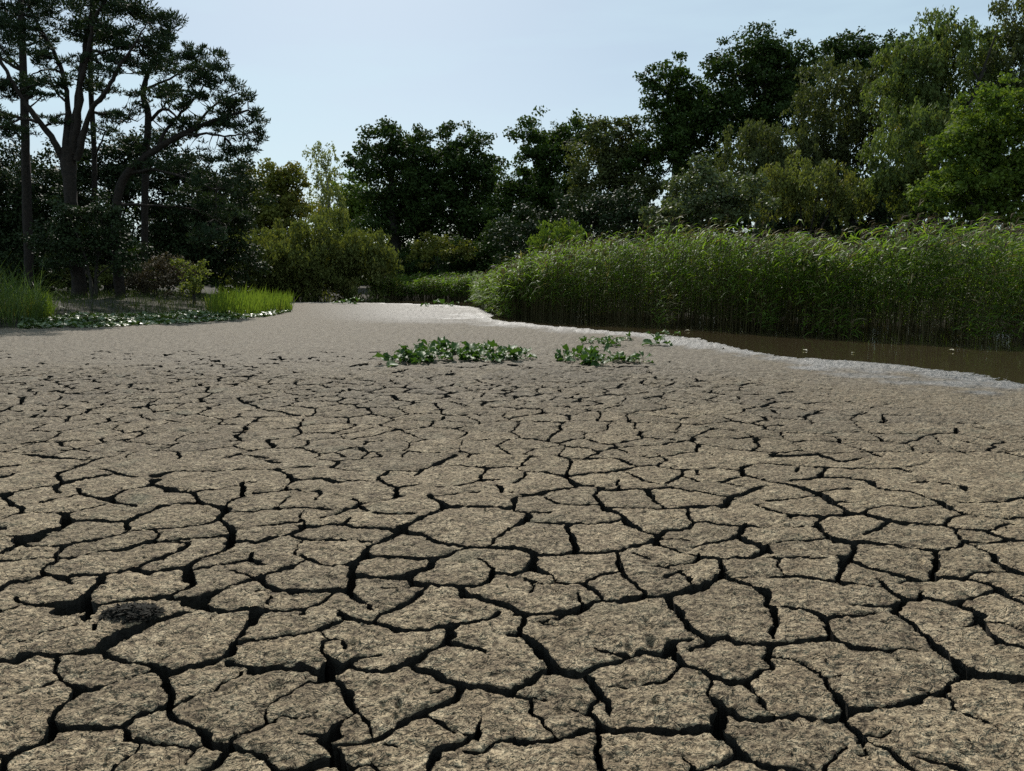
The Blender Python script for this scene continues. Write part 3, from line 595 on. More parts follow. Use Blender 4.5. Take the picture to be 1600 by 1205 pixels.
# ---- connected plates: cores first, then grown back to the crack edges, so that a narrow neck parts two plates
mask = Ffull > 0
BIG = NR * NC + 5
def neighbours_min(lab, allowed):
    n = lab.copy()
    n[1:] = np.minimum(n[1:], lab[:-1]); n[:-1] = np.minimum(n[:-1], lab[1:])
    n[:, 1:] = np.minimum(n[:, 1:], lab[:, :-1]); n[:, :-1] = np.minimum(n[:, :-1], lab[:, 1:])
    n[1:, 1:] = np.minimum(n[1:, 1:], lab[:-1, :-1]); n[:-1, :-1] = np.minimum(n[:-1, :-1], lab[1:, 1:])
    return np.where(allowed, n, BIG)
def components(allowed):
    lab = np.where(allowed, np.arange(NR * NC).reshape(NR, NC), BIG)
    for it in range(4000):
        n = neighbours_min(lab, allowed)
        flat = n.ravel(); v = flat < BIG
        flat[v] = flat[flat[v]]
        n = flat.reshape(NR, NC)
        if it % 4 == 0 and np.array_equal(n, lab): break
        lab = n
    return lab
core = components(Ffull > 0.034 + 0.001 * GY)
ids, cnt_ = np.unique(core[core < BIG], return_counts=True)
small = np.isin(core, ids[cnt_ < 30]); core[small] = BIG
lab = core
for it in range(60):                       # grow the cores
    n = neighbours_min(lab, mask)
    new = np.where((lab == BIG) & mask, n, lab)
    if np.array_equal(new, lab): break
    lab = new
left = components(mask & (lab == BIG))
lab = np.where(mask & (lab == BIG), left, lab)

# ---- clip the grid triangles at the crack edges
vid = np.arange(NR * NC).reshape(NR, NC)
A, B_, C_, D_ = vid[:-1, :-1].ravel(), vid[:-1, 1:].ravel(), vid[1:, 1:].ravel(), vid[1:, :-1].ravel()
TR = np.concatenate([np.stack([A, B_, C_], 1), np.stack([A, C_, D_], 1)])
TR = TR.astype(np.int64)
ff = Ffull.ravel(); ins = ff > 0
cnt = ins[TR].sum(1)
full = TR[cnt == 3]
P3 = np.stack([GX.ravel(), GY.ravel(), Z.ravel()], 1)
LAB = lab.ravel()
# inward direction of the crack edge
gi = np.gradient(Ffull, axis=0) / np.gradient(YV)[:, None]
gu = np.gradient(Ffull, UV, axis=1)
fx_ = gu / GY
fy_ = gi - GU * fx_
GR = np.stack([fx_.ravel(), fy_.ravel()], 1)

def rolled(T, k):
    return np.stack([T[np.arange(len(T)), (k + i) % 3] for i in range(3)], 1)
one = TR[cnt == 1]; one = rolled(one, np.argmax(ins[one], 1))            # a inside
two = TR[cnt == 2]; two = rolled(two, np.argmin(ins[two], 1))            # a outside
edges = np.concatenate([one[:, [0, 1]], one[:, [0, 2]], two[:, [1, 0]], two[:, [2, 0]]])   # inside -> outside
key = edges[:, 0].astype(np.int64) * (NR * NC) + edges[:, 1]
uk, inv = np.unique(key, return_inverse=True)
ei, eo = uk // (NR * NC), uk % (NR * NC)
t = np.clip(ff[ei] / (ff[ei] - ff[eo]), 0.03, 0.97)[:, None]
CUT = P3[ei] * (1 - t) + P3[eo] * t
CUT[:, 2] = P3[ei][:, 2] * 0.75 + 0.25 * P3[eo][:, 2] - 0.003
CG = GR[ei] * (1 - t) + GR[eo] * t
CG /= np.linalg.norm(CG, axis=1)[:, None] + 1e-6
CLAB = LAB[ei]
n1, n2 = len(one), len(two)
N0 = NR * NC
o1, o2 = N0 + inv[:n1], N0 + inv[n1:2 * n1]
t1, t2 = N0 + inv[2 * n1:2 * n1 + n2], N0 + inv[2 * n1 + n2:]
top = np.concatenate([full, np.stack([one[:, 0], o1, o2], 1), np.stack([two[:, 1], two[:, 2], t1], 1), np.stack([two[:, 2], t2, t1], 1)])
topl = np.concatenate([LAB[full[:, 0]], LAB[one[:, 0]], LAB[two[:, 1]], LAB[two[:, 1]]])
# walls down the cracks
NCUT = len(uk)
rings = []
for k, (dz, off) in enumerate(((0.0, 0.0), (0.045, 0.008), (0.24, 0.016))):
    jit = 0.006 * vnoise(CUT[:, 0], CUT[:, 1], 0.02, 70 + k) + 0.004 * vnoise(CUT[:, 0], CUT[:, 1], 0.007, 75)
    R = CUT.copy()
    R[:, :2] += CG * (off + jit)[:, None]
    R[:, 2] -= dz * (1 + 0.2 * vnoise(CUT[:, 0], CUT[:, 1], 0.05, 80 + k))
    rings.append(R)
ALLV = np.concatenate([P3, CUT] + rings)
ALLW = np.concatenate([WET.ravel()] + [WET.ravel()[ei]] * 4)
seg = np.concatenate([np.stack([o1, o2], 1), np.stack([t2, t1], 1)]) - N0
segl = np.concatenate([LAB[one[:, 0]], LAB[two[:, 1]]])
walls = []
for k in range(1, 3):                       # the wall has rim points of its own: a sharp edge
    a, b_ = (N0 + k * NCUT), (N0 + (k + 1) * NCUT)
    walls.append(np.stack([seg[:, 1] + a, seg[:, 0] + a, seg[:, 0] + b_, seg[:, 1] + b_], 1))
# drop wall pieces where the inside face would be seen; keep them all: they are the sides of the plates
QUADS = np.concatenate(walls); QL = np.concatenate([segl] * 2)
QM = np.ones(2 * len(segl), np.int32)          # dry crust on top, damp mud down the sides, darkened to paint in the crack shade

labels, first, counts = np.unique(topl, return_index=True, return_counts=True)
far_label = lab[NR - 30, NC // 2]

def plate_mesh(name, tsel, qsel):
    T = top[tsel]; Q = QUADS[qsel]
    used = np.unique(np.concatenate([T.ravel(), Q.ravel()]))
    remap = np.zeros(len(ALLV), np.int32); remap[used] = np.arange(len(used))
    return make_mesh(name, ALLV[used], remap[T], remap[Q], [M['mud'], M['damp_shaded']], quad_mat=QM[qsel], smooth=True, attrs={'wet': ALLW[used]})

order = np.argsort(topl, kind='stable'); tl_sorted = topl[order]
qorder = np.argsort(QL, kind='stable'); ql_sorted = QL[qorder]
def sel(l):
    a, b_ = np.searchsorted(tl_sorted, [l, l + 1]); c, d = np.searchsorted(ql_sorted, [l, l + 1])
    return order[a:b_], qorder[c:d]

ts, qs = sel(far_label)
mud_flat = link('mud_flat', plate_mesh('mud_flat', ts, qs), kind='structure')
# how large each plate shows in the photograph
tri_px, tri_py = project(ALLV[top[:, 0], 0], ALLV[top[:, 0], 1])
vis = ((tri_px > -20) & (tri_px < 1620) & (tri_py < 1225)).astype(float) / np.maximum(ALLV[top[:, 0], 1], 1) ** 0.5
score = np.bincount(np.searchsorted(labels, topl), weights=vis, minlength=len(labels))
cand = [l for s, l, c in sorted(zip(-score, labels, counts)) if l != far_label and c >= 12]
for l in cand[:290]:
    ts, qs = sel(l)
    link('mud_plate', plate_mesh('mud_plate', ts, qs), parent=mud_flat)
rest = cand[290:]
if rest:
    T_, Q_ = zip(*[sel(l) for l in rest])
    link('small_mud_plates', plate_mesh('small_mud_plates', np.concatenate(T_), np.concatenate(Q_)), parent=mud_flat, kind='stuff')

# floor of the cracks, and the ground under and around everything
gx_ = np.linspace(-30, 30, 61); gy_ = np.linspace(-10, 22, 65)
BX, BY = np.meshgrid(gx_, gy_)
cover = sstep(0.0, 0.12, 0.94 - np.abs(BX / np.maximum(BY, 0.05))) * sstep(1.4, 1.7, BY) * (1 - sstep(14.0, 17, BY))
BZ = -0.022 - 0.20 * cover - 0.12 * (1 - sstep(-0.5, 3.0, shore_sd(BX, BY)))
n_ = BX.shape
vi = np.arange(BX.size).reshape(n_)
fq = np.stack([vi[:-1, :-1].ravel(), vi[:-1, 1:].ravel(), vi[1:, 1:].ravel(), vi[1:, :-1].ravel()], 1)
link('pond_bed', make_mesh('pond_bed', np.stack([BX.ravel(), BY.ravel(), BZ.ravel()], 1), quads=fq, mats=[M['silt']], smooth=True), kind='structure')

# ------------------------------------------------------------------ banks: one sheet to the horizon
def gp(px, py): return tuple(float(v) for v in ground(px, py))
POND = np.array([(-40, -25), (-36, 10), (-30, 19), gp(-120, 514), gp(-20, 516), gp(60, 511), gp(150, 509), gp(250, 505), gp(350, 499), gp(440, 487), gp(452, 480),
                 gp(400, 473), (-20, 64), (-22, 72), (-10, 78), (2, 78), (4, 66), (4, 48), (9, 38), (17, 33), (28, 30), (45, 27), (62, 20), (66, -25)])
def pond_sd(x, y):
    return np.where(in_poly(x, y, POND), -1.0, 1.0) * dist_line(x, y, np.vstack([POND, POND[:1]]))
def bank_z(x, y):
    s = pond_sd(x, y) + 0.5 * vnoise(x, y, 3.0, 90)
    z = -0.5 + 0.62 * sstep(-1.5, 0.8, s) + 0.5 * sstep(0.5, 7, s) + 0.9 * sstep(6, 60, s)
    return z + (0.12 * vnoise(x, y, 5.0, 91) + 0.05 * vnoise(x, y, 1.3, 92)) * sstep(0, 3, s)
ax = np.concatenate([-np.geomspace(1600, 62, 14)[:-1], np.linspace(-62, 70, 100), np.geomspace(70, 1600, 14)[1:]])
ay = np.concatenate([[-400, -150, -60], np.linspace(-26, 84, 84), np.geomspace(84, 2200, 18)[1:]])
BX, BY = np.meshgrid(ax, ay)
BZ = bank_z(BX, BY)
vi = np.arange(BX.size).reshape(BX.shape)
fq = np.stack([vi[:-1, :-1].ravel(), vi[:-1, 1:].ravel(), vi[1:, 1:].ravel(), vi[1:, :-1].ravel()], 1)
link('terrain', make_mesh('terrain', np.stack([BX.ravel(), BY.ravel(), BZ.ravel()], 1), quads=fq, mats=[M['bank']], smooth=True), kind='structure')

# ------------------------------------------------------------------ water
gx_ = np.arange(-46, 72, 1.0); gy_ = np.arange(4, 84, 1.0)
BX, BY = np.meshgrid(gx_, gy_)
s = shore_sd(BX, BY)
keepv = s < 1.3
vi = np.arange(BX.size).reshape(BX.shape)
fq = np.stack([vi[:-1, :-1].ravel(), vi[:-1, 1:].ravel(), vi[1:, 1:].ravel(), vi[1:, :-1].ravel()], 1)
fq = fq[keepv.ravel()[fq].all(1)]
used = np.unique(fq); rm = np.zeros(BX.size, np.int32); rm[used] = np.arange(len(used))
WATER_Z = -0.040
wv = np.stack([BX.ravel()[used], BY.ravel()[used], np.full(len(used), WATER_Z)], 1)
link('water', make_mesh('water', wv, quads=rm[fq], mats=[M['water']], smooth=True), kind='structure')

# ------------------------------------------------------------------ trees, shrubs
PXM = lambda Y: Y / FPX                     # metres per photograph pixel at distance Y

def tube_mesh(name, tubes, mat, sides=7, seed=0):
    """tubes: list of (points (n,3), radii (n))"""
    rng = np.random.default_rng(seed)
    V, Q, off = [], [], 0
    for pts, rad in tubes:
        pts = np.asarray(pts, float); rad = np.asarray(rad, float)
        n = len(pts)
        ns = sides if rad.max() > 0.05 else 4
        tg = np.gradient(pts, axis=0); tg /= np.linalg.norm(tg, axis=1)[:, None] + 1e-9
        ref = np.array([0.31, 0.9, 0.12])
        s1 = np.cross(tg, ref); s1 /= np.linalg.norm(s1, axis=1)[:, None] + 1e-9
        s2 = np.cross(tg, s1)
        an = np.linspace(0, 2 * np.pi, ns, endpoint=False)
        wob = 1 + 0.10 * rng.standard_normal((n, ns)) * (1 if ns > 4 else 0)
        r = rad[:, None] * wob
        v = pts[:, None] + r[..., None] * (np.cos(an)[None, :, None] * s1[:, None] + np.sin(an)[None, :, None] * s2[:, None])
        V.append(v.reshape(-1, 3))
        i = np.arange(n - 1)[:, None] * ns; j = np.arange(ns)[None]; k = (np.arange(ns) + 1)[None] % ns
        Q.append((off + np.stack([i + j, i + k, i + ns + k, i + ns + j], -1)).reshape(-1, 4))
        off += n * ns
    return make_mesh(name, np.concatenate(V), quads=np.concatenate(Q), mats=[mat], smooth=True)

def smooth_path(pts, n=5, jit=0.0, rng=None):
    pts = np.asarray(pts, float)
    t = np.linspace(0, len(pts) - 1, n * (len(pts) - 1) + 1)
    out = np.zeros((len(t), pts.shape[1]))
    P = np.vstack([2 * pts[0] - pts[1], pts, 2 * pts[-1] - pts[-2]])
    for k, tt in enumerate(t):
        i = min(int(tt), len(pts) - 2); f = tt - i
        p0, p1, p2, p3 = P[i], P[i + 1], P[i + 2], P[i + 3]
        out[k] = 0.5 * (2 * p1 + (p2 - p0) * f + (2 * p0 - 5 * p1 + 4 * p2 - p3) * f * f + (3 * p1 - p0 - 3 * p2 + p3) * f ** 3)
    if jit and rng is not None:
        out[1:-1, :3] += rng.standard_normal((len(out) - 2, 3)) * jit
    return out

def leaf_quads(cent, normal, axis, length, width):
    """rhombic leaves slightly folded: verts, quads"""
    n = len(cent)
    side = np.cross(normal, axis)
    side /= np.linalg.norm(side, axis=1)[:, None] + 1e-9
    ax = axis / (np.linalg.norm(axis, axis=1)[:, None] + 1e-9)
    L = length[:, None]; W = width[:, None]
    v = np.stack([cent - ax * L * 0.5, cent + side * W * 0.5 - ax * L * 0.05, cent + ax * L * 0.5, cent - side * W * 0.5 - ax * L * 0.05], 1)
    q = np.arange(4 * n).reshape(n, 4)
    return v.reshape(-1, 3), q

def rand_dir(rng, n):
    d = rng.standard_normal((n, 3))
    return d / (np.linalg.norm(d, axis=1)[:, None] + 1e-9)

def foliage(lobes, style, leaf_px, rng, Y, lai=5.0, clump_k=0.30, bare=0.0):
    """lobes: (centre, (rx, ry, rz)). Returns leaf verts, quads and clump centres per lobe"""
    ls = leaf_px * PXM(Y)
    Vs, Qs, off, clumps_all = [], [], 0, []
    for c, r in lobes:
        r = np.array(r)
        rm = (r[0] * r[2]) ** 0.5
        if style == 'pine':
            cr = np.clip(rm * 0.34, 6 * PXM(Y), 17 * PXM(Y))
        else:
            cr = np.clip(rm * clump_k, 7 * PXM(Y), 15 * PXM(Y))
        ncl = int(np.clip(2.4 * (r[0] * r[2]) / cr ** 2 * 1.1, 6, 90))
        d = rand_dir(rng, ncl)
        d[:, 1] -= 0.12
        rad = np.clip(rng.random(ncl) ** 0.45 * 1.02 + 0.05 * rng.standard_normal(ncl), 0.1, 1.12)
        cc = c + d * rad[:, None] * r
        clumps_all.append(cc)
        area = np.pi * r[0] * r[2] * lai
        la = {'pine': 0.5 * (1.9 * ls) * (0.42 * ls), 'willow': 0.5 * (1.3 * ls) * (0.6 * ls)}.get(style, 0.5 * ls * ls * 0.85)
        nl = int(area / la / ncl * (1 - bare))
        for k in range(ncl):
            s = cr * (0.65 + 0.7 * rng.random())
            m = max(4, int(nl * (s / cr) ** 2 * (0.6 + 0.8 * rng.random())))
            dd = rand_dir(rng, m)
            rr = rng.random(m) ** 0.5
            if style == 'pine':
                p = cc[k] + dd * rr[:, None] * s * np.array([1.15, 1.15, 0.58])
                axis = dd + np.array([0, 0, 0.55]) + 0.5 * rand_dir(rng, m)
                nrm = rand_dir(rng, m)
                ln = ls * 1.9 * (0.7 + 0.6 * rng.random(m)); wd = ls * 0.42 * (0.7 + 0.6 * rng.random(m))
            elif style == 'willow':
                # hanging sprays
                ns_ = max(3, m // 12)
                root = cc[k] + rand_dir(rng, ns_) * rng.random((ns_, 1)) ** 0.5 * s * np.array([1.0, 1.0, 0.55])
                w = rng.integers(0, ns_, m)
                tt = rng.random(m)
                p = root[w].copy()
                p[:, 2] -= tt * s * 1.3 * (0.5 + rng.random(ns_))[w]
                out_ = (root - c); out_[:, 2] = 0
                p[:, :2] += (out_[w][:, :2] / (rm + 1e-6)) * (tt * s * 0.35)[:, None]
                p += rand_dir(rng, m) * ls * 0.7
                axis = np.array([0, 0, -1.0]) + 0.75 * rand_dir(rng, m)
                nrm = rand_dir(rng, m) + np.array([0, 0, 0.3])
                ln = ls * 1.3 * (0.6 + 0.8 * rng.random(m)); wd = ls * 0.6 * (0.6 + 0.8 * rng.random(m))
            else:
                p = cc[k] + dd * rr[:, None] * s * np.array([1.1, 1.1, 0.72])
                axis = rand_dir(rng, m) + np.array([0, 0, -0.25])
                nrm = rand_dir(rng, m) * 0.8 + dd * 0.4 + np.array([0, 0, 0.75])
                ln = ls * (0.6 + 0.8 * rng.random(m)); wd = ls * 0.85 * (0.6 + 0.8 * rng.random(m))
            v, q = leaf_quads(p, nrm, axis, ln, wd)
            Vs.append(v); Qs.append(q + off); off += len(v)
    return np.concatenate(Vs), np.concatenate(Qs), clumps_all

TREE_COUNT = [0]
def plant(name, label, category, Y, lobes_px, mat, style='broad', trunk=None, limbs=(), base=None, bark='bark', leaf_px=4.2, lai=2.9,
          group=None, depth=0.85, trunk_px=None, clump_k=0.30, twigs=5, stems=1, bare=0.0, auto_limbs=True):
    """A tree or shrub: an Empty at its foot with a trunk (limbs and twigs included) and a crown of leaves.
    lobes_px: masses of the crown (px, py, rx, ry[, dY]) as seen from the camera, set at distance Y + dY."""
    TREE_COUNT[0] += 1
    rng = np.random.default_rng(100 + TREE_COUNT[0] * 17)
    lobes = []
    gk = 1.05 if style == 'pine' else 1.22
    lobes_px = list(lobes_px)
    if style == 'broad' and len(lobes_px) >= 6:          # the body of the crown behind its outer masses
        x0 = min(l[0] - l[2] for l in lobes_px); x1 = max(l[0] + l[2] for l in lobes_px)
        y0 = min(l[1] - l[3] for l in lobes_px); y1 = max(l[1] + l[3] for l in lobes_px)
        lobes_px.append(((x0 + x1) / 2, (y0 + y1) / 2 + 0.05 * (y1 - y0), 0.28 * (x1 - x0), 0.30 * (y1 - y0), 0.15 * (x1 - x0) * PXM(Y)))
    for l in lobes_px:
        l = (l[0], l[1], l[2] * gk, l[3] * gk) + tuple(l[4:])
        dY = l[4] if len(l) > 4 else rng.normal(0, 1) * 0.25 * l[2] * PXM(Y)
        k = PXM(Y + dY)
        lobes.append((at(l[0], l[1], Y + dY), (l[2] * k, 0.5 * (l[2] + l[3]) * depth * k, l[3] * k)))
    cx = np.mean([c[0] for c, r in lobes])
    if base is not None:
        bx = at(base, 440, Y)[0]
    else:
        bx = cx
    bz = float(bank_z(np.array([bx]), np.array([float(Y)]))[0])
    bz = max(bz, -0.3)
    root = link(name, None, loc=(bx, Y, bz), label=label, category=category, group=group)
    O = np.array([bx, Y, bz])
    tubes, limb_tubes, twig_tubes = [], [], []
    ztop = max(c[2] + r[2] * 0.4 for c, r in lobes)
    zlow = min(c[2] - r[2] for c, r in lobes)
    if trunk is not None:
        pts = [at(a, b, Y) for a, b, w in trunk]; rad = [w * PXM(Y) * 0.28 for a, b, w in trunk]
        pts.insert(0, np.array([pts[0][0], Y, bz - 0.15])); rad.insert(0, rad[0] * 1.35)
        P = smooth_path(np.column_stack([pts, rad]), 4)
        tubes.append((P[:, :3], P[:, 3])); spine = P
        for lb in limbs:
            pts = [at(a, b, Y) + np.array([0, dy, 0]) for a, b, w, dy in lb]; rad = [w * PXM(Y) * 0.26 for a, b, w, dy in lb]
            Q = smooth_path(np.column_stack([pts, rad]), 5, 0.02, rng)
            limb_tubes.append((Q[:, :3], Q[:, 3])); spine = np.vstack([spine, Q])
    else:
        hgt = ztop - bz
        r0 = (trunk_px * PXM(Y) * 0.5) if trunk_px else 0.016 * hgt + 0.04
        spine = None
        for st in range(stems):
            ang = rng.random() * 6.28
            spread = (0.0 if stems == 1 else 0.22 * hgt)
            tx, ty = cx + math.cos(ang) * spread, Y + math.sin(ang) * spread
            pts = np.array([[bx + 0.1 * math.cos(ang), Y + 0.1 * math.sin(ang), bz - 0.15],
                            [bx * 0.8 + tx * 0.2 + rng.normal() * 0.01 * hgt, Y * 0.8 + ty * 0.2, bz + 0.3 * hgt],
                            [bx * 0.4 + tx * 0.6 + rng.normal() * 0.02 * hgt, Y * 0.4 + ty * 0.6, bz + 0.6 * hgt],
                            [tx, ty, bz + 0.88 * hgt]])
            rad = np.array([1.25, 0.8, 0.5, 0.12]) * r0 / stems ** 0.5
            P = smooth_path(np.column_stack([pts, rad]), 4)
            tubes.append((P[:, :3], P[:, 3]))
            spine = P if spine is None else np.vstack([spine, P])
    V, Q, clumps = foliage(lobes, style, leaf_px, rng, Y, lai, clump_k, bare)
    for (c, r), cl in zip(lobes, clumps):
        if auto_limbs:
            ok = spine[spine[:, 2] < c[2] - 0.15 * r[2]]
            if len(ok) == 0: ok = spine[:1]
            d = np.linalg.norm(ok[:, :3] - c, axis=1) + 0.6 * np.abs(ok[:, 2] - (c[2] - 0.8 * np.linalg.norm(ok[:, :2] - c[:2], axis=1)))
            s = ok[np.argmin(d)]
            mid = s[:3] * 0.5 + c * 0.5 + rng.standard_normal(3) * 0.08 * np.linalg.norm(c - s[:3]) + np.array([0, 0, 0.06 * np.linalg.norm(c - s[:3])])
            rs = min(s[3] * 0.65, 0.012 * np.linalg.norm(c - s[:3]) + 0.05)
            P = smooth_path(np.column_stack([[s[:3], mid, c], [rs, rs * 0.7, rs * 0.4]]), 4, 0.02, rng)
            tubes.append((P[:, :3], P[:, 3]))
            src, rs = c, rs * 0.4
        else:
            i = np.argmin(np.linalg.norm(spine[:, :3] - c, axis=1)); src, rs = spine[i, :3], min(spine[i, 3] * 0.6, 0.05)
        for k in rng.permutation(len(cl))[:twigs]:
            e = cl[k]
            if not auto_limbs:
                i = np.argmin(np.linalg.norm(spine[:, :3] - e, axis=1)); src, rs = spine[i, :3], min(spine[i, 3] * 0.6, 0.05)
            mid = (src + e) / 2 + rng.standard_normal(3) * 0.09 * np.linalg.norm(e - src)
            P = smooth_path(np.column_stack([[src, mid, e], [rs, rs * 0.6, rs * 0.15]]), 3)
            (tubes if auto_limbs else twig_tubes).append((P[:, :3], np.maximum(P[:, 3], 0.006)))
    tubes = [(p - O, r) for p, r in tubes]
    tr = link('trunk', tube_mesh('trunk', tubes, M[bark], seed=TREE_COUNT[0]), parent=root)
    for k, (p, r) in enumerate(limb_tubes):
        link('limb', tube_mesh('limb', [(p - O, r)], M[bark], seed=k), parent=tr)
    if twig_tubes:
        link('twigs', tube_mesh('twigs', [(p - O, r) for p, r in twig_tubes], M[bark]), parent=root, kind='stuff')
    link('crown', make_mesh('crown', V - O, quads=Q, mats=[M[mat]]), parent=root)
    return root

# --- pines on the left bank
plant('pine_tree', 'massive old pine with many upswept limbs forking from one thick dark trunk', 'pine tree', 37,
      [(30, 40, 50, 26), (90, 18, 60, 28), (165, 8, 60, 28), (225, 28, 45, 32), (252, 52, 24, 24), (200, 72, 55, 20), (150, 52, 45, 16), (60, 88, 45, 20),
       (5, 128, 40, 24), (108, 128, 45, 12), (190, 108, 45, 16), (238, 98, 34, 16), (15, 205, 38, 15), (85, 188, 36, 9), (182, 182, 40, 10), (60, -60, 80, 40), (160, -70, 80, 40),
       (60, 145, 35, 10), (135, 95, 30, 9), (230, 150, 30, 9)],
      'needle', 'pine', trunk=[(125, 462, 44), (120, 400, 36), (113, 330, 33), (108, 270, 36), (107, 232, 40)],
      limbs=[[(100, 250, 24, 0), (85, 215, 17, -.3), (62, 180, 14, -.6), (45, 150, 12, -.8), (20, 100, 9, -1), (-10, 60, 6, -1)],
             [(105, 240, 26, 0), (100, 160, 15, .3), (88, 110, 13, .5), (70, 70, 11, .6), (40, 20, 8, .6), (25, -30, 5, .6)],
             [(112, 245, 30, 0), (118, 150, 18, .2), (122, 90, 15, .4), (130, 30, 12, .5), (140, -40, 7, .4)],
             [(116, 240, 24, 0), (133, 140, 15, -.4), (150, 85, 12, -.6), (160, 40, 9, -.7), (190, -10, 5, -.8)],
             [(120, 250, 22, 0), (150, 180, 15, -.5), (180, 150, 12, -.8), (200, 120, 10, -1), (228, 85, 6, -1.2), (250, 50, 3, -1.3)],
             [(72, 195, 10, -.5), (40, 190, 7, -.4), (0, 205, 4, -.3)], [(150, 180, 9, -.5), (180, 180, 6, -.2), (215, 190, 3, 0)],
             [(88, 110, 8, .5), (60, 100, 6, .8), (25, 110, 3, 1)], [(122, 90, 8, .4), (160, 70, 6, .8), (205, 60, 3, 1.2)], [(100, 160, 8, .3), (70, 135, 6, .8), (50, 90, 3, 1.1)]],
      bark='pinebark', lai=3.0, leaf_px=4.1, auto_limbs=False, twigs=9)
plant('pine_tree', 'tall straight pine with bare lower trunk at the edge of the picture', 'pine tree', 41,
      [(15, 10, 55, 32), (0, 70, 50, 24), (40, -60, 60, 40), (52, 125, 30, 10), (0, 190, 35, 14), (-60, 40, 50, 60), (-50, 150, 40, 50), (70, 60, 30, 10)],
      'needle', 'pine', trunk=[(46, 462, 26), (42, 300, 23), (38, 150, 20), (32, 0, 15), (26, -110, 6)], bark='pinebark', lai=2.5, leaf_px=3.6, twigs=8)
plant('pine_tree', 'slender pine with thin pale trunk behind the massive old pine', 'pine tree', 46,
      [(155, 55, 38, 18), (172, 140, 36, 11), (130, 108, 30, 11), (150, 0, 40, 22), (165, 205, 34, 10)],
      'needle', 'pine', trunk=[(150, 460, 17), (147, 250, 15), (141, 100, 12), (150, -20, 6)], bark='pinebark', lai=2.3, leaf_px=3.5, twigs=8)
plant('pine_tree', 'leaning pine whose curved trunk reaches out over the pond', 'pine tree', 38,
      [(300, 128, 42, 26), (330, 105, 34, 24), (362, 148, 34, 24), (393, 190, 26, 20), (407, 216, 16, 13), (350, 190, 45, 18), (300, 190, 38, 13), (360, 232, 45, 15),
       (318, 246, 45, 13), (370, 264, 22, 14), (282, 160, 30, 12), (330, 285, 50, 16), (300, 310, 50, 16), (250, 262, 40, 12), (345, 330, 40, 14), (330, 365, 40, 14)],
      'needle', 'pine', trunk=[(188, 460, 30), (182, 380, 26), (184, 310, 24), (198, 272, 21), (238, 238, 19), (275, 215, 15), (330, 190, 10), (388, 172, 5)],
      limbs=[[(240, 240, 12, 0), (262, 190, 9, .4), (285, 160, 7, .7), (312, 118, 4, 1)], [(275, 215, 10, 0), (320, 212, 7, -.5), (370, 218, 5, -.9), (405, 214, 3, -1.1)],
             [(205, 270, 12, 0), (250, 268, 8, -.4), (310, 285, 5, -.8), (350, 300, 3, -1)], [(186, 320, 10, 0), (230, 320, 7, .5), (290, 325, 4, 1), (340, 350, 2, 1.2)],
             [(300, 203, 9, 0), (330, 160, 6, .5), (360, 140, 4, .8)]],
      bark='pinebark', lai=3.1, leaf_px=4.1, auto_limbs=False, twigs=9)
plant('pine_tree', 'crooked pine with a kinked upper trunk standing behind the leaning pine', 'pine tree', 43,
      [(292, 96, 34, 22), (252, 110, 34, 15), (308, 84, 22, 16), (262, 146, 40, 11), (214, 165, 28, 9), (277, 206, 38, 11), (240, 60, 30, 18), (205, 225, 30, 10)],
      'needle', 'pine', trunk=[(225, 460, 20), (228, 260, 18), (232, 182, 17), (224, 152, 15), (228, 125, 12), (244, 85, 6)],
      limbs=[[(231, 190, 11, 0), (262, 172, 8, -.3), (288, 190, 5, -.6)], [(226, 140, 9, 0), (260, 120, 6, .4), (300, 95, 4, .6)]],
      bark='pinebark', lai=2.6, leaf_px=3.6, auto_limbs=False, twigs=9)
# --- dark understorey behind and below them
us = 'dark evergreens below the pines'
plant('evergreen_shrub', 'dark evergreen shrub at the picture edge, behind the tall straight pine', 'shrub', 45, [(0, 330, 60, 60), (50, 350, 60, 70), (20, 410, 80, 50), (-50, 300, 60, 80), (60, 290, 44, 44), (0, 270, 44, 40)], 'holly', lai=3.0, stems=3, group=us)
plant('evergreen_shrub', 'tall dark evergreen seen between the massive pine and the leaning pine', 'shrub', 49, [(165, 300, 50, 50), (180, 370, 50, 60), (150, 250, 38, 30), (170, 430, 50, 30), (110, 280, 44, 45), (200, 265, 36, 34)], 'holly', lai=3.0, stems=3, group=us)
plant('evergreen_shrub', 'broad dark evergreen under the reaching branches of the leaning pine', 'shrub', 50, [(280, 290, 60, 45), (330, 340, 60, 60), (270, 380, 60, 60), (350, 410, 50, 45), (240, 250, 40, 40), (370, 300, 40, 40)], 'holly', lai=3.0, stems=4, group=us)
plant('evergreen_shrub', 'glossy dark evergreen wrapped round the foot of the massive old pine', 'shrub', 36, [(110, 350, 32, 36), (160, 340, 34, 34), (140, 385, 40, 28), (80, 380, 32, 36), (200, 395, 26, 28)], 'holly', lai=3.3, stems=2, base=145, group=us)
plant('twiggy_bush', 'dry brown twiggy bush on the bank beneath the leaning pine', 'bush', 40, [(240, 432, 30, 24), (275, 428, 26, 26), (215, 440, 22, 18)], 'drytwig', lai=2.2, leaf_px=3.2, stems=5, twigs=14)
plant('twiggy_bush', 'dull olive bush on the bank between the two pine trunks', 'bush', 44, [(85, 425, 30, 24), (160, 430, 20, 20), (60, 440, 25, 18)], 'sallow', lai=2.4, leaf_px=3.2, stems=4, twigs=10)
plant('leafy_shrub', 'small sunlit yellow-green shrub at the corner of the left bank', 'shrub', 38, [(303, 436, 17, 14), (314, 418, 11, 10), (294, 450, 14, 9), (284, 412, 14, 8)], 'shrubby', lai=2.4, leaf_px=4.0, stems=3, twigs=6)
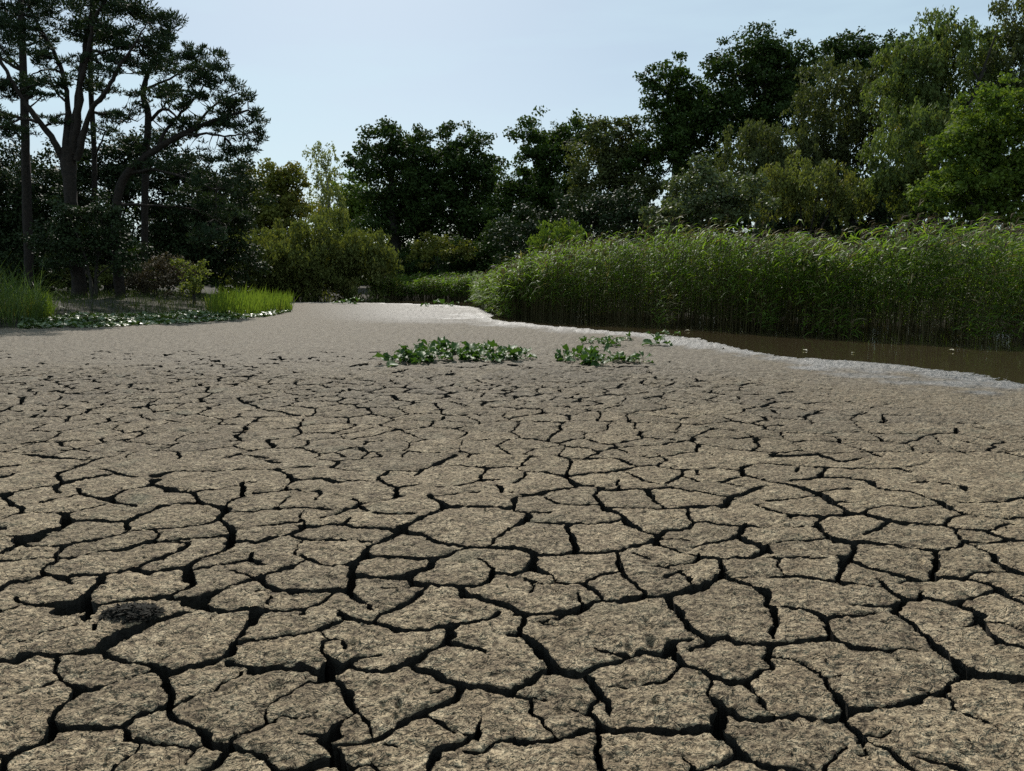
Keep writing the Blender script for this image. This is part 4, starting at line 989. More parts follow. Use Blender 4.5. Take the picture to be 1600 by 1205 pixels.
# --- far end of the pond
plant('yellowing_tree', 'yellowish green tree next to the pines at the far end', 'tree', 72, [(430, 296, 48, 30), (400, 316, 38, 30), (455, 288, 26, 24), (385, 285, 24, 20), (440, 335, 60, 35), (385, 350, 50, 40)], 'yellowing', lai=4.0)
plant('birch_tree', 'thin pale birch with see-through crown rising at the far end', 'birch tree', 84, [(504, 238, 17, 16), (510, 262, 24, 18), (503, 290, 22, 22), (512, 320, 28, 22)], 'pale', 'willow', base=508, bark='birchbark', lai=1.7, leaf_px=3.2, twigs=9)
plant('willow_bush', 'great rounded willow bush overhanging the far left corner of the pond', 'bush', 61, [(430, 392, 60, 48), (490, 378, 58, 46), (555, 386, 46, 36), (590, 392, 24, 26), (450, 430, 60, 34), (540, 425, 66, 36), (395, 420, 40, 44), (490, 420, 60, 40)], 'sallow', 'willow', lai=4.6, leaf_px=3.8, stems=5)
plant('leafy_tree', 'mid green tree showing between the pale birch and the oaks', 'tree', 92, [(548, 305, 36, 30), (535, 345, 44, 36), (565, 330, 30, 30)], 'maple', lai=4.0)
oaks = 'oaks round the pond'
plant('oak_tree', 'left one of the two dark round oaks at the far end', 'oak tree', 78, [(622, 222, 40, 28), (580, 246, 34, 22), (648, 250, 44, 36), (598, 284, 50, 34), (648, 305, 50, 40), (550, 250, 15, 11), (610, 345, 60, 36), (655, 360, 46, 36)], 'oak_b', lai=3.4, trunk_px=24, group=oaks)
plant('oak_tree', 'right one of the two dark round oaks at the far end', 'oak tree', 80, [(702, 222, 38, 26), (742, 246, 38, 32), (692, 268, 46, 36), (760, 284, 32, 40), (715, 318, 60, 40), (760, 345, 40, 36), (700, 360, 50, 34)], 'oak_b', lai=3.4, trunk_px=24, group=oaks)
plant('leafy_bush', 'yellow-topped low bush in front of the two far oaks', 'bush', 66, [(688, 386, 34, 17), (718, 392, 26, 16), (665, 398, 24, 16)], 'yellowing', lai=3.3, leaf_px=3.6, stems=3)
plant('leafy_bush', 'dark low bush between the far reeds and the right far oak', 'bush', 68, [(735, 410, 44, 30), (780, 400, 40, 36), (650, 420, 40, 24), (700, 420, 50, 24)], 'oak_b', lai=4, leaf_px=3.8, stems=4)
# --- the wood behind the reeds
plant('oak_tree', 'round-headed oak at the left end of the wood behind the reeds', 'oak tree', 72, [(852, 214, 42, 28), (832, 252, 34, 32), (886, 240, 42, 36), (850, 296, 54, 40), (905, 205, 28, 24), (820, 320, 30, 40), (890, 320, 50, 40), (800, 300, 24, 34), (795, 350, 30, 34)], 'oak', lai=3.3, trunk_px=22, group=oaks)
plant('leafy_tree', 'olive green tree between the round-headed oak and the taller oaks', 'tree', 64, [(950, 212, 30, 28), (935, 260, 44, 40), (985, 250, 38, 46), (950, 320, 66, 44), (1000, 320, 40, 40), (975, 200, 22, 18)], 'olive', lai=3.3)
plant('oak_tree', 'open-crowned oak with sky showing through beside the tallest oak', 'oak tree', 63, [(1052, 118, 34, 22), (1022, 150, 20, 18), (1064, 155, 40, 26), (1036, 186, 40, 24), (1078, 215, 44, 36), (1030, 238, 44, 36), (1010, 125, 12, 12), (1095, 175, 34, 36), (1100, 235, 40, 40)], 'oak', lai=3.3, trunk_px=22, group=oaks, clump_k=0.26)
plant('oak_tree', 'tallest dark oak, its dense crown high above the wood', 'oak tree', 61, [(1182, 80, 46, 30), (1140, 118, 38, 36), (1220, 110, 40, 42), (1180, 150, 64, 44), (1120, 105, 18, 20), (1245, 150, 30, 40), (1150, 190, 50, 36), (1210, 200, 50, 40), (1268, 88, 7, 14)], 'oak_b', lai=3.3, trunk_px=30, group=oaks)
plant('willow_tree', 'brownish olive willow with soft crown below the tallest oak', 'willow tree', 50, [(1175, 212, 38, 30), (1215, 228, 36, 34), (1160, 256, 40, 34), (1240, 262, 44, 34), (1190, 290, 50, 30)], 'olive', 'willow', lai=3.1, leaf_px=4.0, stems=2)
plant('oak_tree', 'oak whose small dark dome peeps over the weeping birch', 'oak tree', 68, [(1325, 70, 36, 20), (1355, 84, 24, 18), (1300, 96, 26, 26), (1335, 110, 50, 30), (1400, 70, 22, 16)], 'oak_b', lai=3.3, trunk_px=20, group=oaks)
plant('weeping_birch', 'drooping brown-green birch right of the tallest oak', 'birch tree', 51, [(1300, 128, 40, 32), (1340, 158, 44, 42), (1288, 180, 40, 40), (1320, 220, 50, 40), (1270, 230, 34, 36), (1370, 120, 30, 30)], 'olive', 'willow', lai=3.1, leaf_px=4.0, bark='bark')
plant('willow_tree', 'tallest feathery willow with a forked dark stem inside its crown', 'willow tree', 46, [(1462, 48, 44, 30), (1490, 90, 56, 40), (1420, 90, 40, 34), (1400, 138, 46, 34), (1500, 150, 56, 44), (1540, 72, 34, 34), (1450, 180, 50, 40), (1450, 130, 40, 34)], 'willow', 'willow', lai=3.3, leaf_px=4.2, trunk_px=20, stems=2)
plant('willow_tree', 'dark green willow cut by the edge of the picture', 'willow tree', 44, [(1590, 40, 34, 38), (1625, 100, 60, 56), (1650, 20, 60, 50), (1600, 150, 50, 50), (1680, 160, 60, 80), (1570, 110, 30, 36)], 'olive', 'willow', lai=3.1, leaf_px=4.4, trunk_px=18)
plant('willow_tree', 'pale green drooping willow with yellow sprays, lower than the feathery one', 'willow tree', 40, [(1420, 192, 40, 34), (1384, 250, 30, 34), (1400, 282, 34, 24), (1440, 250, 42, 42), (1470, 190, 36, 34), (1440, 310, 40, 26)], 'willow', 'willow', lai=3.3, leaf_px=4.4, stems=2)
plant('maple_tree', 'bright yellow-green maple nearest to the reeds at the edge', 'maple tree', 35, [(1552, 162, 40, 30), (1520, 206, 46, 30), (1572, 224, 46, 40), (1490, 236, 36, 22), (1540, 270, 60, 36), (1470, 292, 40, 30), (1510, 326, 50, 30), (1600, 300, 50, 50), (1630, 200, 40, 60), (1445, 322, 22, 16)], 'maple', lai=3.4, leaf_px=5.2, trunk_px=16)
plant('hawthorn_bush', 'grey-green spreading hawthorn directly behind the reeds', 'bush', 40, [(1108, 290, 48, 26), (1060, 326, 40, 17), (1160, 308, 50, 28), (1092, 262, 24, 16), (1030, 342, 34, 14), (1120, 332, 60, 24)], 'hawthorn', lai=3.1, leaf_px=4.8, stems=3)
plant('willow_bush', 'olive willow bush arching over bare stems behind the reeds', 'bush', 42, [(1232, 268, 40, 30), (1286, 276, 40, 26), (1320, 300, 34, 26), (1212, 310, 44, 28), (1260, 310, 40, 24)], 'sallow', 'willow', lai=3.3, leaf_px=4.2, stems=5)
plant('evergreen_shrub', 'very dark shrub in the hollow under the arching willow bush', 'shrub', 47, [(1320, 330, 70, 44), (1380, 320, 50, 50), (1250, 350, 60, 30)], 'holly', lai=3.0, stems=3, group=us)
plant('evergreen_shrub', 'very dark shrub below the olive tree behind the reeds', 'shrub', 56, [(930, 340, 70, 40), (990, 340, 50, 36), (860, 360, 60, 30), (810, 380, 40, 30)], 'holly', lai=3.0, stems=3, group=us)
plant('willow_shrub', 'small light green willow sticking up through the end of the reeds', 'shrub', 37, [(868, 362, 26, 15), (892, 356, 17, 14), (848, 376, 18, 12), (880, 380, 34, 14)], 'maple', 'willow', lai=3.0, leaf_px=4.2, stems=4)

# --- the wood beyond: one far mass seen only through gaps
rng = np.random.default_rng(5)
lob = []
for k in range(60):
    x = -80 + k * 3.2 + rng.normal() * 1.0
    h = 6.0 + 2.0 * rng.random()
    lob.append((np.array([x, 102 + rng.normal() * 4, h * 0.45]), (3.8, 3.2, h * 0.6)))
for px0, Y0, py0 in [(830, 84, 330), (880, 84, 300), (930, 80, 290), (980, 80, 280), (1030, 78, 270), (1080, 76, 255), (1130, 76, 245), (1180, 74, 240), (1230, 72, 225), (1280, 70, 215), (1330, 66, 205),
                     (1380, 62, 205), (1430, 58, 205), (1480, 56, 210), (1530, 54, 210), (1580, 52, 215), (1640, 50, 215), (1700, 48, 215), (1770, 48, 215),
                     (20, 60, 330), (80, 60, 330), (140, 60, 325), (200, 62, 320), (260, 62, 320), (320, 64, 315), (370, 66, 330), (-50, 56, 330), (600, 90, 375), (660, 90, 372), (720, 90, 370), (780, 88, 360), (500, 90, 360), (440, 86, 350)]:
    topz = at(px0, py0, Y0)[2]
    lob.append((np.array([at(px0, py0, Y0)[0], Y0, topz * 0.48]), (36 * PXM(Y0), 30 * PXM(Y0), topz * 0.55)))
V, Q, _ = foliage(lob, 'broad', 9.5, rng, 80, 4.0)
link('distant_woodland', make_mesh('distant_woodland', V, quads=Q, mats=[M['oak_b']]), label='dark mass of distant woodland closing the gaps between the trunks', category='woodland', kind='stuff')


# ------------------------------------------------------------------ reeds, grasses, leaves
def strips(P, Wd, side):
    """ribbons: P (n,k,3) centre lines, Wd (n,k) widths, side (n,3) or (n,k,3) -> verts, quads"""
    n, k = P.shape[:2]
    if side.ndim == 2: side = side[:, None, :]
    a = P - side * Wd[..., None] * 0.5
    b = P + side * Wd[..., None] * 0.5
    v = np.stack([a, b], 2).reshape(-1, 3)
    base = np.arange(n)[:, None] * (2 * k) + np.arange(k - 1)[None] * 2
    q = np.stack([base, base + 1, base + 3, base + 2], -1).reshape(-1, 4)
    return v, q

def reed_mesh(name, pos, height, seed, leaf_w=0.034, leaf_l=0.60, nleaf=7, plume_p=0.35, stem_w=0.012, wind=(0.8, -0.15), low=None, straw=0.09):
    rng = np.random.default_rng(seed)
    n = len(pos)
    lean = rng.normal(0, 0.09, (n, 2)) + np.array(wind) * 0.06
    t = np.linspace(0, 1, 4)
    P = np.zeros((n, 4, 3))
    P[:, :, :2] = pos[:, None, :2] + lean[:, None] * (height[:, None] * (t ** 1.8)[None])[..., None]
    P[:, :, 2] = pos[:, 2:3] + height[:, None] * t[None]
    ang = rng.random(n) * np.pi
    sd = np.stack([np.cos(ang) * 0.5 + 0.7, np.sin(ang) * 0.5, 0 * ang], 1); sd /= np.linalg.norm(sd, axis=1)[:, None]
    v, q = strips(P, np.full((n, 4), stem_w) * np.array([1.2, 1, 0.8, 0.5])[None], sd)
    Vs, Qs, Ms, off = [v], [q], [np.ones(len(q), int)], len(v)
    # leaves
    m = n * nleaf
    own = np.repeat(np.arange(n), nleaf)
    lo_ = np.full(n, 0.3) if low is None else low
    f = lo_[own] + (0.98 - lo_[own]) * np.tile(np.linspace(0, 1, nleaf), n)
    f = np.clip(f + rng.normal(0, 0.05, m), 0.12, 0.98)
    root = pos[own].copy()
    root[:, :2] += lean[own] * (height[own] * f ** 1.8)[:, None]
    root[:, 2] += height[own] * f
    a = rng.random(m) * 2 * np.pi
    d = np.stack([np.cos(a) + wind[0], np.sin(a) + wind[1]], 1); d /= np.linalg.norm(d, axis=1)[:, None] + 1e-6
    L = leaf_l * (0.6 + 0.7 * rng.random(m)) * (1.1 - 0.35 * f)
    up = 1.0 - 0.3 * rng.random(m); dr = 0.35 + 0.75 * rng.random(m)
    s = np.array([0, 0.35, 0.7, 1.0])
    P = np.zeros((m, 4, 3))
    hor = (0.75 * s + 0.25 * s ** 2)[None] * L[:, None]
    P[:, :, :2] = root[:, None, :2] + d[:, None] * hor[..., None]
    P[:, :, 2] = root[:, 2:3] + L[:, None] * (up[:, None] * s[None] - dr[:, None] * (s ** 2.2)[None])
    side = np.stack([-d[:, 1], d[:, 0], 0.5 * rng.normal(0, 1, m)], 1); side /= np.linalg.norm(side, axis=1)[:, None]
    v, q = strips(P, leaf_w * np.array([0.55, 1.0, 0.75, 0.06])[None] * (0.7 + 0.6 * rng.random((m, 1))), side)
    Vs.append(v); Qs.append(q + off); Ms.append(np.repeat(np.where(rng.random(n) < straw, 3, 0)[own], 3)); off += len(v)
    # plumes
    pl = np.where(rng.random(n) < plume_p)[0]
    k = 5
    own = np.repeat(pl, k); m = len(own)
    if m:
        tip = pos[own].copy(); tip[:, :2] += lean[own] * height[own][:, None]; tip[:, 2] += height[own] - 0.05
        a = rng.random(m) * 2 * np.pi
        d = np.stack([np.cos(a) * 0.6 + wind[0], np.sin(a) * 0.6 + wind[1]], 1)
        L = 0.38 * (0.7 + 0.6 * rng.random(m))
        s = np.array([0, 0.5, 1.0])
        P = np.zeros((m, 3, 3))
        P[:, :, :2] = tip[:, None, :2] + d[:, None] * (L[:, None] * (s ** 1.6)[None] * 0.5)[..., None]
        P[:, :, 2] = tip[:, 2:3] + L[:, None] * (s - 0.55 * s ** 2)[None]
        side = np.stack([-d[:, 1], d[:, 0], 0.2 * rng.normal(0, 1, m)], 1); side /= np.linalg.norm(side, axis=1)[:, None]
        v, q = strips(P, 0.028 * np.array([0.4, 1.0, 0.15])[None] * (0.6 + 0.8 * rng.random((m, 1))), side)
        Vs.append(v); Qs.append(q + off); Ms.append(np.full(len(q), 2)); off += len(v)
    return make_mesh(name, np.concatenate(Vs), quads=np.concatenate(Qs), mats=[M['reedleaf'], M['reedstem'], M['plume'], M['reedstraw']], quad_mat=np.concatenate(Ms))

def along(line, n, rng, depth, power=1.0):
    """random places along a polyline and back from it (away from the camera)"""
    line = np.asarray(line, float)
    seg = np.linalg.norm(np.diff(line, axis=0), axis=1); cum = np.concatenate([[0], np.cumsum(seg)])
    s = rng.random(n) * cum[-1]
    x = np.interp(s, cum, line[:, 0]); y = np.interp(s, cum, line[:, 1])
    back = rng.random(n) ** power * depth
    r = np.hypot(x, y)
    return x + x / r * back * 0.35 + 0.05 * rng.normal(0, 1, n), y + back, back, s / cum[-1]

rng = np.random.default_rng(77)
front = [gp(742, 478), gp(762, 487), gp(790, 496), gp(840, 501), gp(900, 504), gp(960, 506), gp(1000, 508), gp(1060, 511), gp(1120, 514), gp(1200, 519), gp(1300, 525), gp(1400, 531), gp(1500, 533), gp(1600, 535), gp(1750, 539), gp(2000, 548)]
x, y, back, s = along(front, 10800, rng, 8.0, 1.5)
# the far left end of the bed is long in depth: thin it by its apparent size
keep_ = (s > 0.30) | (rng.random(len(s)) < 0.62)
x, y, back = x[keep_], y[keep_], back[keep_]
clear = 0.7 * vnoise(x, y * 0.3, 2.6, 301) + 0.4 * vnoise(x, y * 0.5, 0.9, 311)
keep_ = back > 0.6 - 1.4 * clear        # the near edge of the bed swells and shrinks back
x, y, back, clear_ = x[keep_], y[keep_], back[keep_], clear[keep_]
px_, _ = project(x, y)
hh = np.interp(px_, [742, 800, 850, 900, 1000, 1150, 1300, 1400, 1600], [1.4, 2.2, 2.7, 3.0, 3.2, 3.05, 2.75, 2.8, 2.9])
hh = hh * (1 + 0.08 * vnoise(x, y, 2.6, 302) + 0.08 * vnoise(x, y, 0.8, 303)) * (0.88 + 0.12 * sstep(0, 1.6, back)) * (1.03 - 0.18 * rng.random(len(x)) + 0.13 * (rng.random(len(x)) > 0.93)) * (1 + 0.06 * vnoise(x, y, 0.33, 304))
pos = np.stack([x, y, np.full(len(x), -0.10)], 1)
link('reed_bed', reed_mesh('reed_bed', pos, hh, 1, low=0.46 + 0.08 * vnoise(x, y, 1.4, 330) - 0.30 * sstep(0.9, 2.2, back + 1.0 * clear_)), label='tall green reed bed with brown plumes standing in the brown water', category='reeds', kind='stuff')
# a straggling skirt of short shoots at the near foot of the bed
x, y, back, s = along(front[1:], 1300, rng, 0.9)
ok = (vnoise(x, y, 1.6, 320) > 0.25) | (s < 0.22)
x, y = x[ok], y[ok]
hh = 0.35 + 1.1 * rng.random(len(x)) ** 1.5
link('reed_shoots', reed_mesh('reed_shoots', np.stack([x, y - 0.25 - 0.4 * rng.random(len(x)) ** 3, np.full(len(x), -0.1)], 1), hh, 2, leaf_l=0.35, plume_p=0.0, nleaf=6), label='short straggling shoots along the foot of the tall reed bed', category='reeds', kind='stuff')
# far reeds by the dark corner
far_front = [gp(575, 469), gp(640, 469), gp(700, 470), gp(745, 472)]
x, y, back, s = along(far_front, 1500, rng, 7.0, 1.5)
hh = (1.9 + 0.6 * sstep(0, 4, back)) * (1 + 0.22 * vnoise(x, y, 1.4, 305)) * (0.9 - 0.2 * rng.random(len(x)))
link('far_reeds', reed_mesh('far_reeds', np.stack([x, y, np.full(len(x), -0.08)], 1), hh, 3, leaf_w=0.05, leaf_l=0.6, nleaf=7, plume_p=0.1, stem_w=0.02), label='shaded clump of reeds at the far end below the dark oaks', category='reeds', kind='stuff')

def blade_mesh(name, pos, length, lean_dir, mat, seed, width=0.02, droop=0.35, spread=0.35, k=5):
    rng = np.random.default_rng(seed)
    n = len(pos)
    a = rng.random(n) * 2 * np.pi
    d = np.stack([np.cos(a), np.sin(a)], 1) * (spread * (0.2 + 0.8 * rng.random(n)))[:, None] + np.asarray(lean_dir)
    s = np.linspace(0, 1, k)
    P = np.zeros((n, k, 3))
    dr = droop * rng.random(n) ** 1.5
    P[:, :, :2] = pos[:, None, :2] + d[:, None] * (length[:, None] * (0.35 * s + 0.65 * s ** 2)[None] * (1 + dr[:, None]))[..., None]
    P[:, :, 2] = pos[:, 2:3] + length[:, None] * (s[None] - dr[:, None] * (s ** 3)[None])
    side = np.stack([-d[:, 1], d[:, 0], 0 * a], 1) + np.array([0.25, 0, 0]); side /= np.linalg.norm(side, axis=1)[:, None] + 1e-6
    prof = np.interp(s, [0, 0.3, 0.75, 1], [0.8, 1, 0.7, 0.05])
    v, q = strips(P, width * prof[None] * (0.7 + 0.6 * rng.random((n, 1))), side)
    return make_mesh(name, v, quads=q, mats=[mat])

def scatter_px(rng, n, poly_px, z=0.0):
    """random ground places inside an outline given as places in the photograph"""
    g = np.array([ground(a, b, z) for a, b in poly_px])
    lo, hi = g.min(0), g.max(0)
    out = np.zeros((0, 2))
    while len(out) < n:
        p = lo + (hi - lo) * rng.random((n * 3, 2))
        out = np.vstack([out, p[in_poly(p[:, 0], p[:, 1], g)]])
    return out[:n]

def clump(name, label, category, poly_px, n, hmin, hmax, mat, seed, **kw):
    rng = np.random.default_rng(seed)
    p = scatter_px(rng, n, poly_px)
    c = p.mean(0)
    z = np.maximum(bank_z(p[:, 0], p[:, 1]), -0.05)
    L = hmin + (hmax - hmin) * rng.random(n) ** 0.8
    L *= 1 + 0.2 * vnoise(p[:, 0], p[:, 1], 0.5, seed)
    root = link(name, None, loc=(c[0], c[1], 0), label=label, category=category)
    pos = np.stack([p[:, 0] - c[0], p[:, 1] - c[1], z - 0.03], 1)
    link('blades', blade_mesh('blades', pos, L, kw.pop('lean', (0.05, 0)), M[mat], seed, **kw), parent=root, kind='stuff')
    return root

clump('iris_clump', 'bright green clump of upright iris blades at the tip of the left bank', 'iris clump',
      [(322, 494), (345, 489), (400, 486), (450, 482), (458, 486), (440, 490), (380, 497), (330, 499)], 1300, 0.55, 1.25, 'iris', 21, width=0.032, spread=0.36, lean=(0.08, -0.02))
clump('sedge_clump', 'tall arching sedge clump cut by the picture edge on the left bank', 'sedge clump',
      [(-60, 516), (0, 514), (45, 511), (72, 508), (60, 500), (-10, 500), (-60, 502)], 900, 0.8, 2.1, 'sedge', 22, width=0.02, spread=0.6, droop=0.8, lean=(0.04, -0.02))
clump('sedge_clump', 'short yellowish sedge tuft right beside the tall arching sedge', 'sedge clump',
      [(45, 509), (82, 507), (86, 502), (50, 502)], 420, 0.5, 1.0, 'iris', 23, width=0.02, spread=0.45, droop=0.6, lean=(0.05, 0))

# mat of small shining leaves along the left bank
def leaf_fan(n, rng, size, tilt):
    """round-ish five-point leaves: verts (n*6), tris"""
    a = np.linspace(0.35, 2 * np.pi - 0.35, 6)
    rim = np.stack([np.cos(a), np.sin(a) * 0.85, 0.12 * np.ones(6)], 1)
    loc = np.vstack([[(0.15, 0, 0)], rim])
    yaw = rng.random(n) * 2 * np.pi
    nrm = np.stack([rng.normal(0, tilt, n), rng.normal(0, tilt, n), np.ones(n)], 1); nrm /= np.linalg.norm(nrm, axis=1)[:, None]
    t1 = np.stack([np.cos(yaw), np.sin(yaw), 0 * yaw], 1); t1 -= nrm * (t1 * nrm).sum(1)[:, None]; t1 /= np.linalg.norm(t1, axis=1)[:, None]
    t2 = np.cross(nrm, t1)
    v = (loc[None, :, 0, None] * t1[:, None] + loc[None, :, 1, None] * t2[:, None] + loc[None, :, 2, None] * nrm[:, None]) * size[:, None, None]
    i = np.arange(n)[:, None] * 7
    tri = np.concatenate([np.stack([i[:, 0], i[:, 0] + k, i[:, 0] + k + 1], 1) for k in range(1, 6)])
    return v, tri
rng = np.random.default_rng(31)
p = scatter_px(rng, 6500, [(30, 514.5), (150, 512), (250, 508), (350, 502), (420, 495), (455, 487.5), (440, 485), (330, 494), (200, 501), (90, 505), (30, 509)])
v, tri = leaf_fan(len(p), rng, 0.05 + 0.045 * rng.random(len(p)), 0.42)
hz = 0.02 + 0.20 * rng.random(len(p)) ** 1.3 * (0.6 + 0.4 * vnoise(p[:, 0], p[:, 1], 0.7, 7)) + np.clip(bank_z(p[:, 0], p[:, 1]), -0.02, 0.4)
v += np.column_stack([p, hz])[:, None]
link('leaf_mat', make_mesh('leaf_mat', v.reshape(-1, 3), tri, mats=[M['padleaf']]), label='mat of small shining round leaves edging the left bank', category='water plants', kind='stuff')

# low dark growth on the left bank behind the mat, and grass under the trees
rng = np.random.default_rng(32)
n = 42000
x = rng.uniform(-34, -7, n); y = rng.uniform(22, 60, n)
sdv = pond_sd(x, y)
ok = (sdv > 0.2) & (vnoise(x, y, 2.5, 33) + 0.75 > rng.random(n) * 0.9)
x, y = x[ok], y[ok]
pos = np.stack([x, y, bank_z(x, y) - 0.02], 1)
link('bank_grass', blade_mesh('bank_grass', pos, 0.15 + 0.4 * rng.random(len(x)) ** 2, (0, 0), M['grass'], 34, width=0.02, spread=0.7, droop=0.5, k=3), label='rough low grass and weeds on the left bank below the pines', category='grass', kind='stuff')

# ------------------------------------------------------------------ broad-leaved plants on the mud
def broad_leaf(name, rng):
    """a leaf with its stalk, growing from the origin towards +X"""
    L = 0.27 * (0.75 + 0.5 * rng.random()); W = L * (0.55 + 0.25 * rng.random())
    lift = 0.25 + 0.75 * rng.random(); drop = 0.3 + 0.5 * rng.random()
    ns = 6
    s = np.linspace(0, 1, ns)
    stalk = 0.05 + 0.07 * rng.random()
    cx = np.concatenate([[0, stalk * 0.5], stalk + L * s * (1 - 0.10 * s)])
    cz = np.concatenate([[0, stalk * lift * 0.75], stalk * lift * 1.3 + L * (lift * 0.55 * s - drop * 0.6 * s ** 2)])
    cz = np.maximum(cz, 0.004)
    w = np.concatenate([[0.012, 0.012], W * np.interp(s, [0, 0.2, 0.45, 0.75, 1], [0.12, 0.8, 1.0, 0.72, 0.03])])
    cup = np.concatenate([[0, 0], np.full(ns, 0.16)])
    curl = 0.03 * rng.standard_normal(ns + 2); curl[:3] = 0
    rows = []
    for i in range(ns + 2):
        for k, c in ((-1, 1), (-0.5, 0.35), (0, 0), (0.5, 0.35), (1, 1)):
            wav = 0.012 * math.sin(i * 2.1 + k * 3) if i > 2 else 0
            rows.append((cx[i], k * w[i] * 0.5, cz[i] + c * cup[i] * w[i] + curl[i] * k + wav))
    vi = np.arange((ns + 2) * 5).reshape(ns + 2, 5)
    q = np.stack([vi[:-1, :-1].ravel(), vi[1:, :-1].ravel(), vi[1:, 1:].ravel(), vi[:-1, 1:].ravel()], 1)
    return make_mesh(name, np.array(rows), quads=q, mats=[M['plantleaf']], smooth=True)

rng = np.random.default_rng(41)
LEAVES = [broad_leaf('leaf', rng) for _ in range(10)]
DEAD = []
for _ in range(3):
    me = broad_leaf('leaf', rng); me.materials[0] = M['deadleaf']; DEAD.append(me)

def rosette(px, py, nleaf, scale, label, group, spread=0.12, dead=0.03):
    gx, gy = gp(px, py)
    root = link('broadleaf_plant', None, loc=(gx, gy, -0.012), label=label, category='plant', group=group)
    a0 = rng.random() * 6.28
    for k in range(nleaf):
        isdead = rng.random() < dead
        o = link('leaf', (DEAD if isdead else LEAVES)[rng.integers(0, 3 if isdead else 10)], parent=root)
        r = spread * rng.random() ** 0.5; aa = rng.random() * 6.28
        o.location = (r * math.cos(aa), r * math.sin(aa) * 1.5, 0.0)
        up = 0.08 - 0.7 * rng.random() ** 2.4 if not isdead else 0
        o.rotation_euler = (rng.normal() * 0.25, up, a0 + k * 2.4 + rng.normal() * 0.3)
        s = scale * (0.65 + 0.6 * rng.random())
        o.scale = (s, s, s)
    return root

ORD = ['leftmost', 'second from the left', 'third from the left', 'fourth from the left', 'fifth from the left', 'sixth from the left', 'seventh from the left', 'eighth from the left', 'ninth from the left', 'tenth from the left']
def patch(places, split, nleaf, scale, spread, where, group):
    """plants of one patch in a front and a back row, each named by its place in its row"""
    for row, pts in (('front', [q for q in places if q[1] >= split]), ('back', [q for q in places if q[1] < split])):
        pts = sorted(pts)
        for i, (a, b) in enumerate(pts):
            o = 'rightmost' if i == len(pts) - 1 and i > 0 else ORD[i]
            rosette(a, b, nleaf, scale, 'green broad-leaved plant, %s in the %s row of the %s' % (o, row, where), group, spread)
patch([(622, 568), (640, 565), (660, 567), (683, 564), (668, 554), (700, 552), (715, 563), (730, 553), (742, 562), (762, 554), (776, 564), (796, 562), (690, 549), (812, 561), (650, 556), (755, 549)],
      560, 16, 0.84, 0.16, 'long patch', 'broad-leaved plants of the long patch')
patch([(880, 564), (898, 560), (915, 568), (908, 556), (935, 571), (952, 562), (972, 566), (995, 566), (926, 560)],
      563, 14, 0.68, 0.13, 'shorter patch', 'broad-leaved plants of the shorter patch')
patch([(918, 536), (938, 533), (962, 539), (980, 531), (950, 541)],
      535, 13, 0.62, 0.12, 'waterside patch', 'broad-leaved plants near the water')
rosette(1025, 538, 14, 0.85, 'single upright green plant at the edge of the brown water', None, 0.14, 0)
rosette(1051, 524, 4, 0.8, 'tiny plant with a few pale leaves standing in the brown water', None, 0.05, 0)
for trio, pts in (('left', [(532, 475), (546, 475.5), (560, 475)]), ('right', [(680, 478), (695, 478.5), (711, 478)])):
    for (a, b), o in zip(pts, ('left one', 'middle one', 'right one')):
        rosette(a, b, 5, 1.5, 'small dark plant on the far mud, %s of the %s three' % (o, trio), 'small dark plants on the far mud', 0.5, 0)

# crumbs of dry mud lying on the near plates
rng = np.random.default_rng(61)
ri = rng.integers(0, int(np.searchsorted(YV, 6.0)), 2600); ci = rng.integers(30, NC - 30, 2600)
ok = Ffull[ri, ci] > 0.004
ri, ci = ri[ok], ci[ok]
octa = np.array([(1, 0, 0), (0, 1, 0), (-1, 0, 0), (0, -1, 0), (0, 0, 0.8), (0, 0, -0.8)], float)
tri = np.array([(0, 1, 4), (1, 2, 4), (2, 3, 4), (3, 0, 4), (1, 0, 5), (2, 1, 5), (3, 2, 5), (0, 3, 5)])
n = len(ri)
sz = 0.0025 + 0.007 * rng.random(n) ** 3
v = octa[None] * (1 + 0.35 * rng.standard_normal((n, 6, 1))) * sz[:, None, None]
an = rng.random(n) * 6.28
ca, sa = np.cos(an)[:, None], np.sin(an)[:, None]
v = np.stack([v[..., 0] * ca - v[..., 1] * sa, v[..., 0] * sa + v[..., 1] * ca, v[..., 2]], -1)
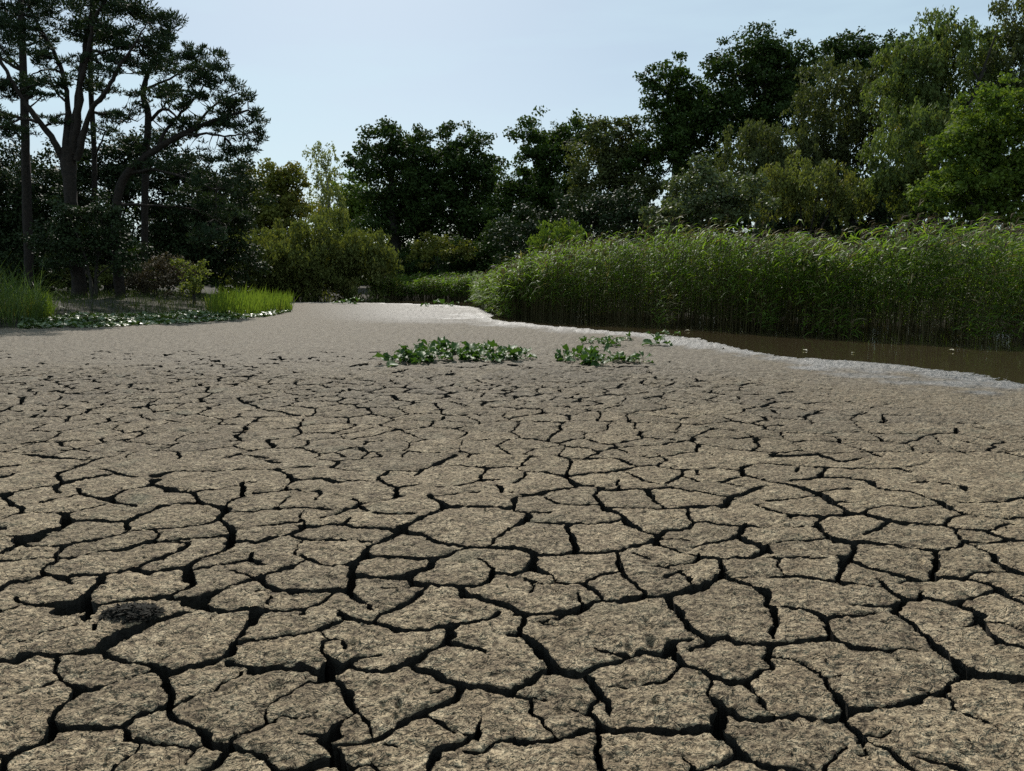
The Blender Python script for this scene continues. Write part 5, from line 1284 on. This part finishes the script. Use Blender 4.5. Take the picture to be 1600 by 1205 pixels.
v += np.column_stack([GX[ri, ci], GY[ri, ci], Z[ri, ci] + sz * 0.4])[:, None]
link('mud_crumbs', make_mesh('mud_crumbs', v.reshape(-1, 3), (np.arange(n)[:, None, None] * 6 + tri[None]).reshape(-1, 3), mats=[M['mud']]), label='loose crumbs of dry mud scattered over the near plates', category='crumbs', kind='stuff')

# bleached leaves floating on the water
for k, (a, b, lab_) in enumerate([(1069, 518, 'bleached leaf afloat nearest to the tiny plant in the water'), (1262, 549, 'bleached leaf afloat close to the mud edge, left of its neighbour'),
                                  (1335, 552, 'bleached leaf afloat further right along the mud edge'), (1478, 549, 'bleached leaf afloat alone well out on the brown water')]):
    gx, gy = (float(q) for q in ground(a, b, WATER_Z))
    o = link('floating_leaf', DEAD[k % 3], loc=(gx, gy, WATER_Z + 0.004), label=lab_, category='leaf', group='floating leaves')
    o.scale = (0.45, 0.45, 0.3); o.rotation_euler = (0, 0, k * 1.9)

# dried weed clump on the left plates, lying on the mud
rng = np.random.default_rng(51)
cx0, cy0 = gp(205, 957)
V, Q, off = [], [], 0
n = 900
a = rng.random(n) * 6.28; r = rng.random(n) ** 0.55
px_ = r * np.cos(a) * 0.13; py_ = r * np.sin(a) * 0.09
hz = 0.035 * (1 - r ** 2) * rng.random(n) - 0.005
p = np.column_stack([px_, py_, hz])
v, q = leaf_quads(p, rand_dir(rng, n) * 0.5 + np.array([0, 0, 1]), rand_dir(rng, n) * np.array([1, 1, 0.35]), 0.03 + 0.03 * rng.random(n), 0.008 + 0.012 * rng.random(n))
M['weed'] = leaf_material('dried_weed', (0.012, 0.011, 0.009), (0.035, 0.032, 0.026), transl=0.0, clump=20, spec=0.1, rough=0.9)
M['pebble'] = simple_noise_mat('pale_shell', (0.3, 0.29, 0.26), (0.5, 0.48, 0.44), 40, 0.6, 0.003)
link('dried_weed', make_mesh('dried_weed', v, quads=q, mats=[M['weed']]), loc=(cx0, cy0, 0.0), label='dark dried weed matted over the crack junction on the left', category='dried weed')
